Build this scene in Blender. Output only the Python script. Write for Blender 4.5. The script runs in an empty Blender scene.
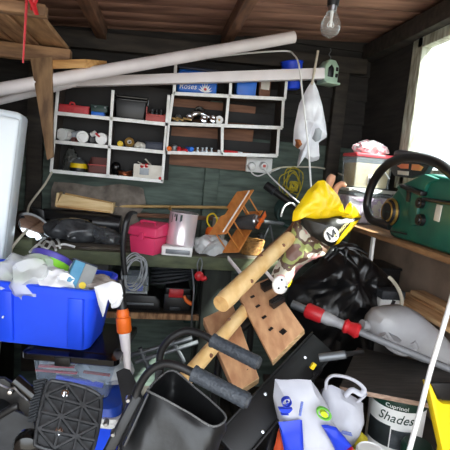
import bpy, bmesh, math, random
from mathutils import Vector, Matrix, Euler, noise
R = math.radians
V = Vector
sc = bpy.context.scene
COL = sc.collection

# ------------------------------------------------------------------ camera
F = 432.0
CAM = V((0, 0, 1.42))
yaw, pitch, roll = R(9.2), R(7.6), R(5)
fw = V((math.sin(yaw) * math.cos(pitch), math.cos(yaw) * math.cos(pitch), -math.sin(pitch)))
rt0 = V((math.cos(yaw), -math.sin(yaw), 0))
up0 = rt0.cross(fw)
rt = rt0 * math.cos(roll) + up0 * math.sin(roll)
up = up0 * math.cos(roll) - rt0 * math.sin(roll)
cd = bpy.data.cameras.new('camera')
cd.sensor_width = 36
cd.lens = 36 * F / 450
cd.clip_start = 0.01
cam = bpy.data.objects.new('camera', cd)
COL.objects.link(cam)
cam.matrix_world = Matrix.Translation(CAM) @ Matrix((rt, up, -fw)).transposed().to_4x4()
sc.camera = cam


def ray(px, py):
    return fw + rt * ((px - 225) / F) + up * ((225 - py) / F)


def W(px, py, Y):
    d = ray(px, py)
    return CAM + d * (Y / d.y)


def WX(px, py, x):
    d = ray(px, py)
    return CAM + d * (x / d.x)


def WZ(px, py, z):
    d = ray(px, py)
    return CAM + d * ((z - CAM.z) / d.z)


def S(n, p):
    """real size of n pixels at world point p"""
    return n / F * (p - CAM).dot(fw)


# --------------------------------------------------------------- materials
def lin(c):
    return tuple(((v / 255) / 12.92 if v <= 10 else (((v / 255) + .055) / 1.055) ** 2.4) for v in c) + (1,)


MATS = {}


def mat(name, rgb, rough=.5, metal=0., rgb2=None, scale=12., stretch=(1, 1, 1), bump=.0, alpha=1., kind='noise', lo=.35, hi=.65, spec=.5, trans=0., emit=0, sheen=0, detail=4):
    if name in MATS:
        return MATS[name]
    m = bpy.data.materials.new(name)
    m.use_nodes = True
    nt = m.node_tree
    N = nt.nodes
    L = nt.links
    b = N['Principled BSDF']
    b.inputs['Roughness'].default_value = rough
    b.inputs['Metallic'].default_value = metal
    b.inputs['Specular IOR Level'].default_value = spec
    b.inputs['Alpha'].default_value = alpha
    b.inputs['Transmission Weight'].default_value = trans
    tc = N.new('ShaderNodeTexCoord')
    mp = N.new('ShaderNodeMapping')
    mp.inputs['Scale'].default_value = stretch
    L.new(tc.outputs['Object'], mp.inputs['Vector'])
    nz = N.new('ShaderNodeTexNoise')
    nz.inputs['Scale'].default_value = scale
    nz.inputs['Detail'].default_value = detail
    L.new(mp.outputs['Vector'], nz.inputs['Vector'])
    cr = N.new('ShaderNodeValToRGB')
    if rgb2 is None and not isinstance(rgb, list):
        rgb2 = tuple(v * .86 for v in rgb)
    cols = rgb if isinstance(rgb, list) else None
    if cols:
        e = cr.color_ramp
        e.interpolation = 'CONSTANT'
        n = len(cols)
        for i, c in enumerate(cols):
            pos = lo + (hi - lo) * i / (n - 1)
            if i == 0:
                e.elements[0].position = 0
                e.elements[0].color = lin(c)
            elif i == 1:
                e.elements[1].position = pos
                e.elements[1].color = lin(c)
            else:
                e.elements.new(pos).color = lin(c)
    else:
        cr.color_ramp.elements[0].position = lo
        cr.color_ramp.elements[0].color = lin(rgb2)
        cr.color_ramp.elements[1].position = hi
        cr.color_ramp.elements[1].color = lin(rgb)
    L.new(nz.outputs['Fac'], cr.inputs['Fac'])
    L.new(cr.outputs['Color'], b.inputs['Base Color'])
    if bump:
        bp = N.new('ShaderNodeBump')
        bp.inputs['Strength'].default_value = bump
        bp.inputs['Distance'].default_value = .01
        L.new(nz.outputs['Fac'], bp.inputs['Height'])
        L.new(bp.outputs['Normal'], b.inputs['Normal'])
    if emit:
        L.new(cr.outputs['Color'], b.inputs['Emission Color'])
        b.inputs['Emission Strength'].default_value = emit
    MATS[name] = m
    return m


def glassmat(name, tint=(255, 255, 255), body=0.0, bodycol=(220, 225, 230), ior=1.45, rough=.05):
    """thin clear sheet: transparent body, Fresnel gloss, a little milky diffuse"""
    if name in MATS:
        return MATS[name]
    m = bpy.data.materials.new(name)
    m.use_nodes = True
    nt = m.node_tree
    N = nt.nodes
    L = nt.links
    N.remove(N['Principled BSDF'])
    out = N['Material Output']
    tr = N.new('ShaderNodeBsdfTransparent')
    tr.inputs['Color'].default_value = lin(tint)
    gl = N.new('ShaderNodeBsdfGlossy')
    gl.inputs['Roughness'].default_value = rough
    df = N.new('ShaderNodeBsdfDiffuse')
    tc = N.new('ShaderNodeTexCoord')
    nz = N.new('ShaderNodeTexNoise')
    nz.inputs['Scale'].default_value = 9
    L.new(tc.outputs['Object'], nz.inputs['Vector'])
    cr = N.new('ShaderNodeValToRGB')
    cr.color_ramp.elements[0].color = lin(tuple(v * .85 for v in bodycol))
    cr.color_ramp.elements[1].color = lin(bodycol)
    L.new(nz.outputs['Fac'], cr.inputs['Fac'])
    L.new(cr.outputs['Color'], df.inputs['Color'])
    m1 = N.new('ShaderNodeMixShader')
    m1.inputs['Fac'].default_value = body
    L.new(tr.outputs[0], m1.inputs[1])
    L.new(df.outputs[0], m1.inputs[2])
    lw = N.new('ShaderNodeLayerWeight')
    lw.inputs['Blend'].default_value = .5
    pw = N.new('ShaderNodeMath')
    pw.operation = 'POWER'
    pw.inputs[1].default_value = 4
    L.new(lw.outputs['Facing'], pw.inputs[0])
    fr = N.new('ShaderNodeMath')
    fr.operation = 'MULTIPLY_ADD'
    fr.inputs[1].default_value = .7
    fr.inputs[2].default_value = (ior - 1) ** 2 / (ior + 1) ** 2
    L.new(pw.outputs[0], fr.inputs[0])
    m2 = N.new('ShaderNodeMixShader')
    L.new(fr.outputs[0], m2.inputs['Fac'])
    L.new(m1.outputs[0], m2.inputs[1])
    L.new(gl.outputs[0], m2.inputs[2])
    L.new(m2.outputs[0], out.inputs['Surface'])
    MATS[name] = m
    return m


# ------------------------------------------------------------ mesh builder
def FR(o, x=(1, 0, 0), z=(0, 0, 1)):
    """frame: local x along x, local z as near z as can be, local y = z cross x"""
    x = V(x).normalized()
    y = V(z).cross(x).normalized()
    z = x.cross(y).normalized()
    return Matrix.Translation(V(o)) @ Matrix((x, y, z)).transposed().to_4x4()


def smooth_path(pts, res=6):
    pts = [V(p) for p in pts]
    if len(pts) < 3 or res < 2:
        return pts
    out = []
    P = [pts[0] * 2 - pts[1]] + pts + [pts[-1] * 2 - pts[-2]]
    for i in range(1, len(P) - 2):
        a, b, c, d = P[i - 1:i + 3]
        for k in range(res):
            t = k / res
            out.append(.5 * ((2 * b) + (c - a) * t + (2 * a - 5 * b + 4 * c - d) * t * t + (3 * b - a - 3 * c + d) * t ** 3))
    out.append(pts[-1])
    return out


class M:
    def __init__(s, T=None):
        s.bm = bmesh.new()
        s.mi = 0
        s.T = T or Matrix.Identity(4)

    def add(s, verts, faces, T=None):
        T = s.T if T is None else s.T @ T
        vs = [s.bm.verts.new(T @ V(v)) for v in verts]
        for f in faces:
            try:
                fc = s.bm.faces.new([vs[i] for i in f])
                fc.material_index = s.mi
            except ValueError:
                pass
        return vs

    def merge(s, t, T=None):
        t.verts.index_update()
        s.add([v.co.copy() for v in t.verts], [[v.index for v in f.verts] for f in t.faces], T)
        t.free()
        return s

    def box(s, c, size, rot=None, bev=0., seg=2):
        t = bmesh.new()
        bmesh.ops.create_cube(t, size=1)
        bmesh.ops.scale(t, vec=size, verts=t.verts)
        if bev:
            bmesh.ops.bevel(t, geom=t.edges[:], offset=bev, segments=seg, affect='EDGES', profile=.5)
        T = Matrix.Translation(V(c))
        if rot is not None:
            T = T @ (rot.to_4x4() if isinstance(rot, Matrix) else Euler(rot).to_matrix().to_4x4())
        return s.merge(t, T)

    def fbox(s, x0, y0, x1, y1, Y, d, bev=0., zb=None, zt=None, rot=0):
        """upright box: its front face shows at these pixels on the plane y = Y"""
        c = W((x0 + x1) / 2, (y0 + y1) / 2, Y)
        w, h = S(x1 - x0, c), S(y1 - y0, c)
        b, tp = c.z - h / 2, c.z + h / 2
        if zb is not None:
            b = zb
        if zt is not None:
            tp = zt
        return s.box((c.x, Y + d / 2, (b + tp) / 2), (w, d, tp - b), (0, 0, rot), bev)

    def hexa(s, f, b, bev=0):
        t = bmesh.new()
        vs = [t.verts.new(V(p)) for p in list(f) + list(b)]
        for q in ((0, 1, 2, 3), (7, 6, 5, 4), (0, 4, 5, 1), (1, 5, 6, 2), (2, 6, 7, 3), (3, 7, 4, 0)):
            t.faces.new([vs[i] for i in q])
        bmesh.ops.recalc_face_normals(t, faces=t.faces)
        if bev:
            bmesh.ops.bevel(t, geom=t.edges[:], offset=bev, segments=2, affect='EDGES', profile=.5)
        return s.merge(t)

    def bar(s, a, b, w, h, upv=(0, 0, 1), bev=0.):
        """straight bar from a to b, w wide, h high"""
        a, b = V(a), V(b)
        fr = FR((a + b) / 2, b - a, upv)
        t = bmesh.new()
        bmesh.ops.create_cube(t, size=1)
        bmesh.ops.scale(t, vec=((b - a).length, w, h), verts=t.verts)
        if bev:
            bmesh.ops.bevel(t, geom=t.edges[:], offset=bev, segments=2, affect='EDGES', profile=.5)
        return s.merge(t, fr)

    def tube(s, pts, r, n=10, res=6, caps=True, close=False, flat=1.):
        if close:
            pts = list(pts) + [pts[0]]
        P = smooth_path(pts, res)
        k = len(P)
        rad = [r] * k if not isinstance(r, (list, tuple)) else [r[min(len(r) - 1, int(i * (len(r) - 1) / (k - 1)))] + (r[min(len(r) - 1, int(i * (len(r) - 1) / (k - 1)) + 1)] - r[min(len(r) - 1, int(i * (len(r) - 1) / (k - 1)))]) * ((i * (len(r) - 1) / (k - 1)) % 1) for i in range(k)]
        verts = []
        nrm = None
        for i in range(k):
            t = (P[min(i + 1, k - 1)] - P[max(i - 1, 0)])
            if t.length < 1e-9:
                t = V((0, 0, 1))
            t.normalize()
            if nrm is None:
                nrm = t.orthogonal().normalized()
            nrm = (nrm - t * nrm.dot(t))
            nrm = nrm.normalized() if nrm.length > 1e-6 else t.orthogonal().normalized()
            bn = t.cross(nrm)
            for j in range(n):
                a = 2 * math.pi * j / n
                verts.append(P[i] + nrm * (math.cos(a) * rad[i]) + bn * (math.sin(a) * rad[i] * flat))
        faces = [[i * n + j, i * n + (j + 1) % n, (i + 1) * n + (j + 1) % n, (i + 1) * n + j] for i in range(k - 1) for j in range(n)]
        if caps:
            faces.append(list(range(n))[::-1])
            faces.append([(k - 1) * n + j for j in range(n)])
        s.add(verts, faces)
        return s

    def cyl(s, a, b, r0, r1=None, n=20):
        return s.tube([a, b], [r0, r0 if r1 is None else r1], n=n, res=1)

    def pipe(s, a, b, r, th=.003, n=24):
        """open ended hollow pipe"""
        a, b = V(a), V(b)
        z = (b - a)
        L = z.length
        q = z.to_track_quat('Z', 'Y').to_matrix().to_4x4()
        return s.lathe([(r, 0), (r, L), (r - th, L), (r - th, 0), (r, 0)], Matrix.Translation(a) @ q, n=n)

    def lathe(s, prof, T=None, n=24, arc=1.):
        verts = []
        k = len(prof)
        for r, h in prof:
            for j in range(n):
                a = 2 * math.pi * j / n * arc
                verts.append((r * math.cos(a), r * math.sin(a), h))
        faces = [[i * n + j, i * n + (j + 1) % n, (i + 1) * n + (j + 1) % n, (i + 1) * n + j] for i in range(k - 1) for j in range(n)]
        if prof[0][0] > 1e-6 and prof[0] != prof[-1]:
            faces.append(list(range(n))[::-1])
        if prof[-1][0] > 1e-6 and prof[0] != prof[-1]:
            faces.append([(k - 1) * n + j for j in range(n)])
        t = bmesh.new()
        vs = [t.verts.new(v) for v in verts]
        for f in faces:
            t.faces.new([vs[i] for i in f])
        bmesh.ops.remove_doubles(t, verts=t.verts, dist=1e-6)
        bmesh.ops.recalc_face_normals(t, faces=t.faces)
        return s.merge(t, T)

    def prism(s, poly, d0, d1, T=None, bev=0., seg=2):
        """polygon in local x,z pulled from y=d0 to y=d1"""
        n = len(poly)
        t = bmesh.new()
        a = [t.verts.new((u, d0, v)) for u, v in poly]
        b = [t.verts.new((u, d1, v)) for u, v in poly]
        t.faces.new(a)
        t.faces.new(b[::-1])
        for i in range(n):
            t.faces.new([a[i], b[i], b[(i + 1) % n], a[(i + 1) % n]])
        bmesh.ops.recalc_face_normals(t, faces=t.faces)
        if bev:
            bmesh.ops.bevel(t, geom=t.edges[:], offset=bev, segments=seg, affect='EDGES', profile=.5, clamp_overlap=True)
        bmesh.ops.triangulate(t, faces=[f for f in t.faces if len(f.verts) > 4])
        return s.merge(t, T)

    def inflate(s, poly, th, T=None, rings=9, amp=.0, freq=18., seed=0, back=1., n=72, power=.5, ctr=None):
        """a soft bag: the outline in local x,z, swollen by th to the front and th*back to the rear, creased by noise"""
        P = [V((u, v)) for u, v in poly]
        per = [(P[i], P[(i + 1) % len(P)]) for i in range(len(P))]
        tot = sum((b - a).length for a, b in per)
        pts = []
        for i in range(n):
            d = tot * i / n
            for a, b in per:
                l = (b - a).length
                if d <= l:
                    pts.append(a + (b - a) * (d / l if l else 0))
                    break
                d -= l
        c = V(ctr) if ctr else sum(pts, V((0, 0))) / n
        verts = []
        for sgn, bk in ((-1, 1.), (1, back)):
            for k in range(rings + 1):
                q = 1 - k / rings if k < rings else .0
                w = (1 - q * q) ** power
                for p in pts:
                    uv = c + (p - c) * q
                    ns = noise.noise(V((uv.x * freq, uv.y * freq, seed * 7.3 + sgn))) + .5 * abs(noise.noise(V((uv.x * freq * 2.3, uv.y * freq * 1.7, seed * 3.1 + 5 + sgn))))
                    verts.append((uv.x, sgn * th * bk * w + ns * amp * min(1, w * 2.5), uv.y))
        faces = []
        o2 = (rings + 1) * n
        for o, fl in ((0, False), (o2, True)):
            for k in range(rings):
                for j in range(n):
                    q = [o + k * n + j, o + k * n + (j + 1) % n, o + (k + 1) * n + (j + 1) % n, o + (k + 1) * n + j]
                    faces.append(q[::-1] if fl else q)
        t = bmesh.new()
        vs = [t.verts.new(v) for v in verts]
        for f in faces:
            try:
                t.faces.new([vs[i] for i in f])
            except ValueError:
                pass
        bmesh.ops.remove_doubles(t, verts=t.verts, dist=2e-5)
        bmesh.ops.recalc_face_normals(t, faces=t.faces)
        return s.merge(t, T)

    def sheet(s, fn, nu, nv, th=.003):
        g = [[V(fn(i / nu, j / nv)) for j in range(nv + 1)] for i in range(nu + 1)]
        verts = []
        idx = {}
        for sd in (0, 1):
            for i in range(nu + 1):
                for j in range(nv + 1):
                    du = g[min(i + 1, nu)][j] - g[max(i - 1, 0)][j]
                    dv = g[i][min(j + 1, nv)] - g[i][max(j - 1, 0)]
                    nn = du.cross(dv)
                    nn = nn.normalized() if nn.length > 1e-9 else V((0, 1, 0))
                    idx[sd, i, j] = len(verts)
                    verts.append(g[i][j] + nn * (th / 2 if sd else -th / 2))
        faces = []
        for i in range(nu):
            for j in range(nv):
                faces.append([idx[1, i, j], idx[1, i + 1, j], idx[1, i + 1, j + 1], idx[1, i, j + 1]])
                faces.append([idx[0, i, j], idx[0, i, j + 1], idx[0, i + 1, j + 1], idx[0, i + 1, j]])
        for i in range(nu):
            for j in (0, nv):
                q = [idx[0, i, j], idx[0, i + 1, j], idx[1, i + 1, j], idx[1, i, j]]
                faces.append(q if j == 0 else q[::-1])
        for j in range(nv):
            for i in (0, nu):
                q = [idx[0, i, j], idx[1, i, j], idx[1, i, j + 1], idx[0, i, j + 1]]
                faces.append(q if i == 0 else q[::-1])
        s.add(verts, faces)
        return s

    def blob(s, c, r, rot=(0, 0, 0), amp=0., freq=10., seed=0, sub=4, ridge=False, zmin=None):
        t = bmesh.new()
        bmesh.ops.create_icosphere(t, subdivisions=sub, radius=1)
        Tm = Matrix.Translation(V(c)) @ Euler(rot).to_matrix().to_4x4() @ Matrix.Diagonal((*r, 1))
        for v in t.verts:
            n0 = v.co.normalized()
            p = Tm @ v.co
            q = p * freq + V((seed * 3.7, seed * 1.9, seed))
            a = noise.noise(q)
            if ridge:
                a = abs(noise.noise(q)) * -1.6 + .4 + .5 * noise.noise(q * 2.1)
            p += (Tm.to_3x3() @ n0).normalized() * a * amp
            if zmin is not None and p.z < zmin:
                p.z = zmin
            v.co = p
        return s.merge(t)

    def done(s, name, mats, parent=None, loc=None, smooth=38):
        bmesh.ops.recalc_face_normals(s.bm, faces=s.bm.faces) if False else None
        root = parent
        while root is not None and root.parent is not None:
            root = root.parent
        if loc is None:
            if root is not None:
                loc = root.location.copy()
            else:
                vs = [v.co for v in s.bm.verts]
                loc = V((sum(v.x for v in vs) / len(vs), sum(v.y for v in vs) / len(vs), min(v.z for v in vs)))
        for v in s.bm.verts:
            v.co -= loc
        me = bpy.data.meshes.new(name)
        s.bm.to_mesh(me)
        s.bm.free()
        for m in (mats if isinstance(mats, (list, tuple)) else [mats]):
            me.materials.append(m)
        me.shade_smooth()
        me.set_sharp_from_angle(angle=R(smooth))
        o = bpy.data.objects.new(name, me)
        COL.objects.link(o)
        if parent is not None:
            o.parent = parent
        else:
            o.location = loc
        return o


def tag(o, label, cat, group=None):
    o['label'] = label
    o['category'] = cat
    if group:
        o['group'] = group
    return o


def thing(name, label, cat, loc, group=None):
    o = bpy.data.objects.new(name, None)
    o.empty_display_size = .05
    COL.objects.link(o)
    o.location = V(loc)
    return tag(o, label, cat, group)


def struct(o):
    o['kind'] = 'structure'
    return o


def dup(root, loc, label=None, rotz=0):
    r = root.copy()
    COL.objects.link(r)
    r.location = V(loc)
    r.rotation_euler = (0, 0, rotz)
    if label:
        r['label'] = label
    for ch in list(root.children):
        c = ch.copy()
        COL.objects.link(c)
        c.parent = r
        for g in ch.children:
            d = g.copy()
            COL.objects.link(d)
            d.parent = c
    return r


def text(name, body, size, fr, m, parent, ext=.0004, wrap=None, shear=0., sx=1., bold=0.):
    """lettering lying in the local x,z plane of the frame, facing local -y; wrap = radius to bend it round"""
    cu = bpy.data.curves.new(name, 'FONT')
    cu.body = body
    cu.size = size
    cu.align_x = 'CENTER'
    cu.align_y = 'CENTER'
    cu.extrude = ext
    cu.shear = shear
    cu.offset = bold
    cu.resolution_u = 3
    tmp = bpy.data.objects.new(name, cu)
    COL.objects.link(tmp)
    bpy.context.view_layer.update()
    me = bpy.data.meshes.new_from_object(tmp.evaluated_get(bpy.context.evaluated_depsgraph_get()))
    bpy.data.objects.remove(tmp)
    mm = M()
    pts = []
    for v in me.vertices:
        x, y, z = v.co.x * sx, v.co.z, v.co.y
        if wrap:
            a = x / wrap
            pts.append(fr @ V((math.sin(a) * (wrap + .0006), -math.cos(a) * (wrap + .0006) + wrap - y, z)))
        else:
            pts.append(fr @ V((x, -y - .0006, z)))
    mm.add(pts, [list(p.vertices) for p in me.polygons])
    bpy.data.meshes.remove(me)
    return mm.done(name, m, parent)


def pxo(lst, Y, o):
    """pixel outline on plane y=Y as local x,z about o"""
    return [((W(x, y, Y) - o).x, (W(x, y, Y) - o).z) for x, y in lst]


rnd = random.Random(4)

# ================================================================ materials
m_wall_green = mat('green_painted_boards', (92, 106, 97), .75, rgb2=(64, 75, 68), scale=5, stretch=(1, 1, 7), bump=.25)
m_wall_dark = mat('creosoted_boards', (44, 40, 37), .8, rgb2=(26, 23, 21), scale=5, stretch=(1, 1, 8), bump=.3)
m_wall_left = mat('brown_boards', (74, 58, 42), .8, rgb2=(46, 36, 27), scale=5, stretch=(1, 1, 8), bump=.3)
m_ceiling = mat('peeling_ceiling_boards', (172, 130, 110), .8, rgb2=(100, 68, 56), scale=3, stretch=(1.0, 5, 4), bump=.25, lo=.3, hi=.7, detail=8)
m_rafter = mat('rafter_timber', (146, 104, 78), .75, rgb2=(98, 68, 50), scale=6, stretch=(7, 1, 5), bump=.2)
m_dark_timber = mat('dark_timber', (62, 55, 48), .8, rgb2=(38, 34, 30), scale=6, stretch=(1, 5, 5), bump=.25)
m_hardboard = mat('hardboard_lining', (142, 122, 106), .75, rgb2=(112, 95, 82), scale=4, stretch=(1, 1.5, 1.5), bump=.08)
m_floor = mat('dirty_floor', (58, 50, 44), .9, rgb2=(34, 30, 27), scale=7, stretch=(6, 1, 1), bump=.3)
m_loft = mat('loft_planks', (186, 144, 104), .75, rgb2=(122, 86, 58), scale=6, stretch=(9, 1.1, 3), bump=.2)
m_brace = mat('knotty_brace_plank', (148, 116, 82), .75, rgb2=(92, 68, 48), scale=5, stretch=(5, 4, 1.2), bump=.25, detail=7)
m_brace_light = mat('light_brown_plank', (198, 156, 112), .75, rgb2=(150, 112, 76), scale=5, stretch=(6, 1.2, 3), bump=.2)
m_bearer = mat('bearer_timber', (166, 128, 92), .75, rgb2=(112, 82, 58), scale=6, stretch=(1, 6, 6), bump=.15)
m_pine = mat('pine_board', (214, 168, 104), .6, rgb2=(178, 128, 74), scale=7, stretch=(1, 8, 8), bump=.1)
m_pine_light = mat('pale_pine', (236, 208, 158), .6, rgb2=(214, 178, 122), scale=7, stretch=(1, 8, 8), bump=.08)
m_white_wood = mat('white_painted_edging', (246, 246, 244), .5, rgb2=(226, 226, 222), scale=20, bump=.05)
m_window_wood = mat('flaking_window_paint', (196, 200, 184), .7, rgb2=(140, 138, 120), scale=14, stretch=(3, 3, .8), bump=.3, detail=8)
m_shelf_dark = mat('dark_shelf_board', (66, 55, 46), .75, rgb2=(44, 37, 31), scale=8, stretch=(1, 6, 6), bump=.1)
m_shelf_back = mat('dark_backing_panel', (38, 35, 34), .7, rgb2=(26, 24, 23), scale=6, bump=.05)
m_brown_board = mat('brown_backing_board', (136, 92, 66), .7, rgb2=(104, 68, 48), scale=6, stretch=(1, 5, 9), bump=.1)
m_bench_top = mat('worn_bench_top', (112, 104, 92), .8, rgb2=(64, 58, 50), scale=9, stretch=(1, 4, 4), bump=.25, detail=8)
m_bench_green = mat('olive_painted_timber', (92, 98, 70), .7, rgb2=(58, 64, 46), scale=8, stretch=(1, 4, 3), bump=.2, detail=7)
m_post_green = mat('shade_darkened_green_post', (36, 41, 34), .8, rgb2=(24, 28, 23), scale=8, stretch=(4, 4, 1), bump=.2)  # dark green paint, taken darker still for the shade under the bench
m_plastic_pipe = mat('grey_plastic_pipe', (234, 227, 228), .4, rgb2=(214, 207, 208), scale=5)
m_white_plastic = mat('white_plastic', (238, 238, 236), .35, rgb2=(222, 222, 220), scale=10)
m_fridge = mat('white_enamel', (228, 236, 242), .3, rgb2=(218, 228, 236), scale=2)
m_black_plastic = mat('black_plastic', (24, 24, 26), .4, rgb2=(16, 16, 18), scale=14)
m_black_gloss = mat('glossy_black', (14, 14, 15), .16, rgb2=(9, 9, 10), scale=10)
m_black_rubber = mat('grey_black_rubber', (52, 55, 60), .6, rgb2=(40, 43, 47), scale=120, bump=.25)
m_black_metal = mat('black_enamelled_steel', (20, 20, 22), .5, rgb2=(13, 13, 15), scale=12)
m_steel = mat('bright_steel', (190, 192, 196), .28, 1., rgb2=(150, 152, 156), scale=12)
m_grey_metal = mat('grey_metal', (128, 132, 136), .45, .6, rgb2=(104, 108, 112), scale=12)
m_red = mat('red_plastic', (206, 40, 48), .4, rgb2=(178, 30, 38), scale=10)
m_dull_red = mat('dull_red_plastic', (190, 78, 70), .5, rgb2=(158, 60, 54), scale=10)
m_maroon = mat('maroon_plastic', (112, 58, 50), .6, rgb2=(88, 44, 38), scale=10)
m_blue = mat('blue_plastic', (32, 80, 238), .42, rgb2=(26, 68, 218), scale=4)
m_sky_blue = mat('bright_blue_plastic', (30, 110, 212), .4, rgb2=(22, 92, 186), scale=8)
m_navy = mat('navy_plastic', (36, 44, 66), .5, rgb2=(26, 32, 50), scale=8)
m_teal = mat('dark_teal_plastic', (34, 66, 60), .5, rgb2=(26, 50, 46), scale=8)
m_orange = mat('orange_plastic', (240, 112, 26), .45, rgb2=(214, 92, 18), scale=8)
m_yellow = mat('yellow_plastic', (240, 208, 22), .45, rgb2=(220, 186, 10), scale=8)
m_pink = mat('pink_plastic', (226, 62, 108), .42, rgb2=(206, 48, 92), scale=5)
m_cream = mat('cream_cable', (222, 214, 196), .5, rgb2=(200, 192, 172), scale=20)
m_paper = mat('paper', (226, 222, 212), .8, rgb2=(204, 198, 186), scale=14)
m_brass = mat('brass', (196, 158, 84), .35, .8, rgb2=(150, 118, 58), scale=14)
m_copper = mat('copper', (176, 104, 70), .35, .8, rgb2=(140, 80, 52), scale=14)
m_bamboo = mat('bamboo_cane', (196, 162, 104), .55, rgb2=(156, 122, 70), scale=9, stretch=(1, 6, 6))
m_toy_wood = mat('orange_toy_wood', (222, 146, 74), .5, rgb2=(198, 118, 52), scale=8, stretch=(6, 1.5, 1.5))
m_chrome = mat('chrome', (214, 216, 220), .12, 1., rgb2=(196, 198, 202), scale=4)
g_clear = glassmat('clear_plastic', (250, 252, 255), .22, (214, 222, 228), 1.4, .15)
g_milky = glassmat('milky_plastic', (246, 246, 244), .62, (236, 234, 226), 1.4, .2)
g_bag = glassmat('clear_bag_film', (250, 252, 252), .55, (246, 249, 250), 1.45, .12)
g_glass = glassmat('window_glass', (250, 255, 255), .06, (235, 240, 240), 1.45, .02)
g_bulb = glassmat('bulb_glass', (252, 253, 252), .10, (236, 240, 238), 1.5, .03)

# ================================================================== setting
XL, XR, YB, YF = -1.12, 1.25, 2.62, -.35


def ceil_z(x):
    return 2.07 + (x - XL) * (2.25 - 2.07) / (XR - XL)


m = M()
for i in range(18):
    x0 = XL - .05 + i * .14
    m.box((x0 + .07, 1.15, -.02), (.137, 3.1, .04), bev=.003, seg=1)
m.box((.07, 1.15, -.05), (2.6, 3.2, .03))
struct(m.done('floor', m_floor))

m = M()
zb = 0.0
k = 0
while zb < 2.3:
    h = .146
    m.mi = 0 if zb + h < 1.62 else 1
    # shiplap: each board leans out at its foot
    m.prism([(0, zb), (0, zb + h + .012), (0.012, zb + h + .012), (0.03, zb)], XL - .05, XR + .03,
            FR((0, YB + .03, 0), (0, -1, 0)))
    zb += h
    k += 1
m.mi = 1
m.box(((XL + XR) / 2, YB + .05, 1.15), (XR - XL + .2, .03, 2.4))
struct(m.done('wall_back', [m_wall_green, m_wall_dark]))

m = M()
for i in range(16):
    z0 = i * .146
    m.box((XL - .015, 1.14, z0 + .073), (.03, 3.02, .143), bev=.004, seg=1)
m.box((XL - .04, 1.14, 1.15), (.03, 3.02, 2.4))
struct(m.done('wall_left', m_wall_left))

# right wall: hardboard lining below the shelf, dark boards above, opening for the window
WY0, WY1, WZ0, WZ1 = 1.05, 2.1, 1.44, 2.13
m = M()
m.mi = 0
m.box((XR + .012, 1.14, .58), (.024, 3.0, 1.16))
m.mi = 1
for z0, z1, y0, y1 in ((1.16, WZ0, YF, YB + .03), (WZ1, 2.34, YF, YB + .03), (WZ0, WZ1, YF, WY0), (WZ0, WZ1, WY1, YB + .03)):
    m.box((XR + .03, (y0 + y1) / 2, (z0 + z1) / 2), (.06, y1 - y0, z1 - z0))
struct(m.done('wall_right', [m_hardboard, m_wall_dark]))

m = M()
for i in range(24):
    y0 = YF + i * .128
    a, b = V((XL - .06, y0, ceil_z(XL - .06))), V((XR + .08, y0, ceil_z(XR + .08)))
    dz = rnd.uniform(-.002, .002)
    m.hexa([a + V((0, 0, dz)), b + V((0, 0, dz)), b + V((0, 0, .02)), a + V((0, 0, .02))],
           [a + V((0, .124, dz)), b + V((0, .124, dz)), b + V((0, .124, .02)), a + V((0, .124, .02))], bev=.003)
m.box(((XL + XR) / 2, 1.14, 2.19), (XR - XL + .25, 3.1, .02), (0, -math.atan((2.25 - 2.07) / (XR - XL)), 0))
struct(m.done('ceiling', m_ceiling))

# rafters, plates, studs
m = M()
for x in (.33, -.36):
    m.box((x, 1.14, ceil_z(x) - .035), (.055, 2.9, .075), bev=.004)
struct(m.done('trim_1', m_rafter))
m = M()
m.box((XR - .035, 1.14, ceil_z(XR) - .07), (.07, 2.95, .09), bev=.004)
m.box((.1, YB - .03, 2.06), (2.2, .05, .09), (0, -.03, 0), bev=.004)
struct(m.done('trim_2', m_dark_timber))
m = M()
c = W(206, 250, YB - .03)
m.box((c.x, YB, .9), (.085, .045, 1.8), bev=.004)
struct(m.done('trim_3', m_wall_green))
m = M()
m.box((1.06, YB - .02, 1.1), (.08, .045, 2.0), bev=.004)
m.box((-.70, YB, 1.1), (.085, .045, 2.0), bev=.004)
struct(m.done('trim_4', m_dark_timber))

# window
m = M()
fy = .045
for y0, y1, z0, z1 in ((WY1 - fy, WY1 + .02, WZ0 - .03, WZ1 + .04), (WY0 - .02, WY0 + fy, WZ0 - .03, WZ1 + .04), (WY0, WY1, WZ1 - .045, WZ1 + .05), (WY0, WY1, WZ0 - .03, WZ0 + .05)):
    m.box((XR + .01, (y0 + y1) / 2, (z0 + z1) / 2), (.055, y1 - y0, z1 - z0), bev=.005)
m.box((XR + .002, WY1 + .035, (WZ0 + WZ1) / 2), (.03, .03, WZ1 - WZ0 + .1), bev=.004)
m.box((XR + .04, (WY0 + WY1) / 2 - .1, (WZ0 + WZ1) / 2), (.02, .022, WZ1 - WZ0))
w = struct(m.done('window_1', m_window_wood))
m = M()
m.box((XR + .045, (WY0 + WY1) / 2, (WZ0 + WZ1) / 2), (.004, WY1 - WY0 - .02, WZ1 - WZ0 - .02))
m.done('pane', g_glass, w)

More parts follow.
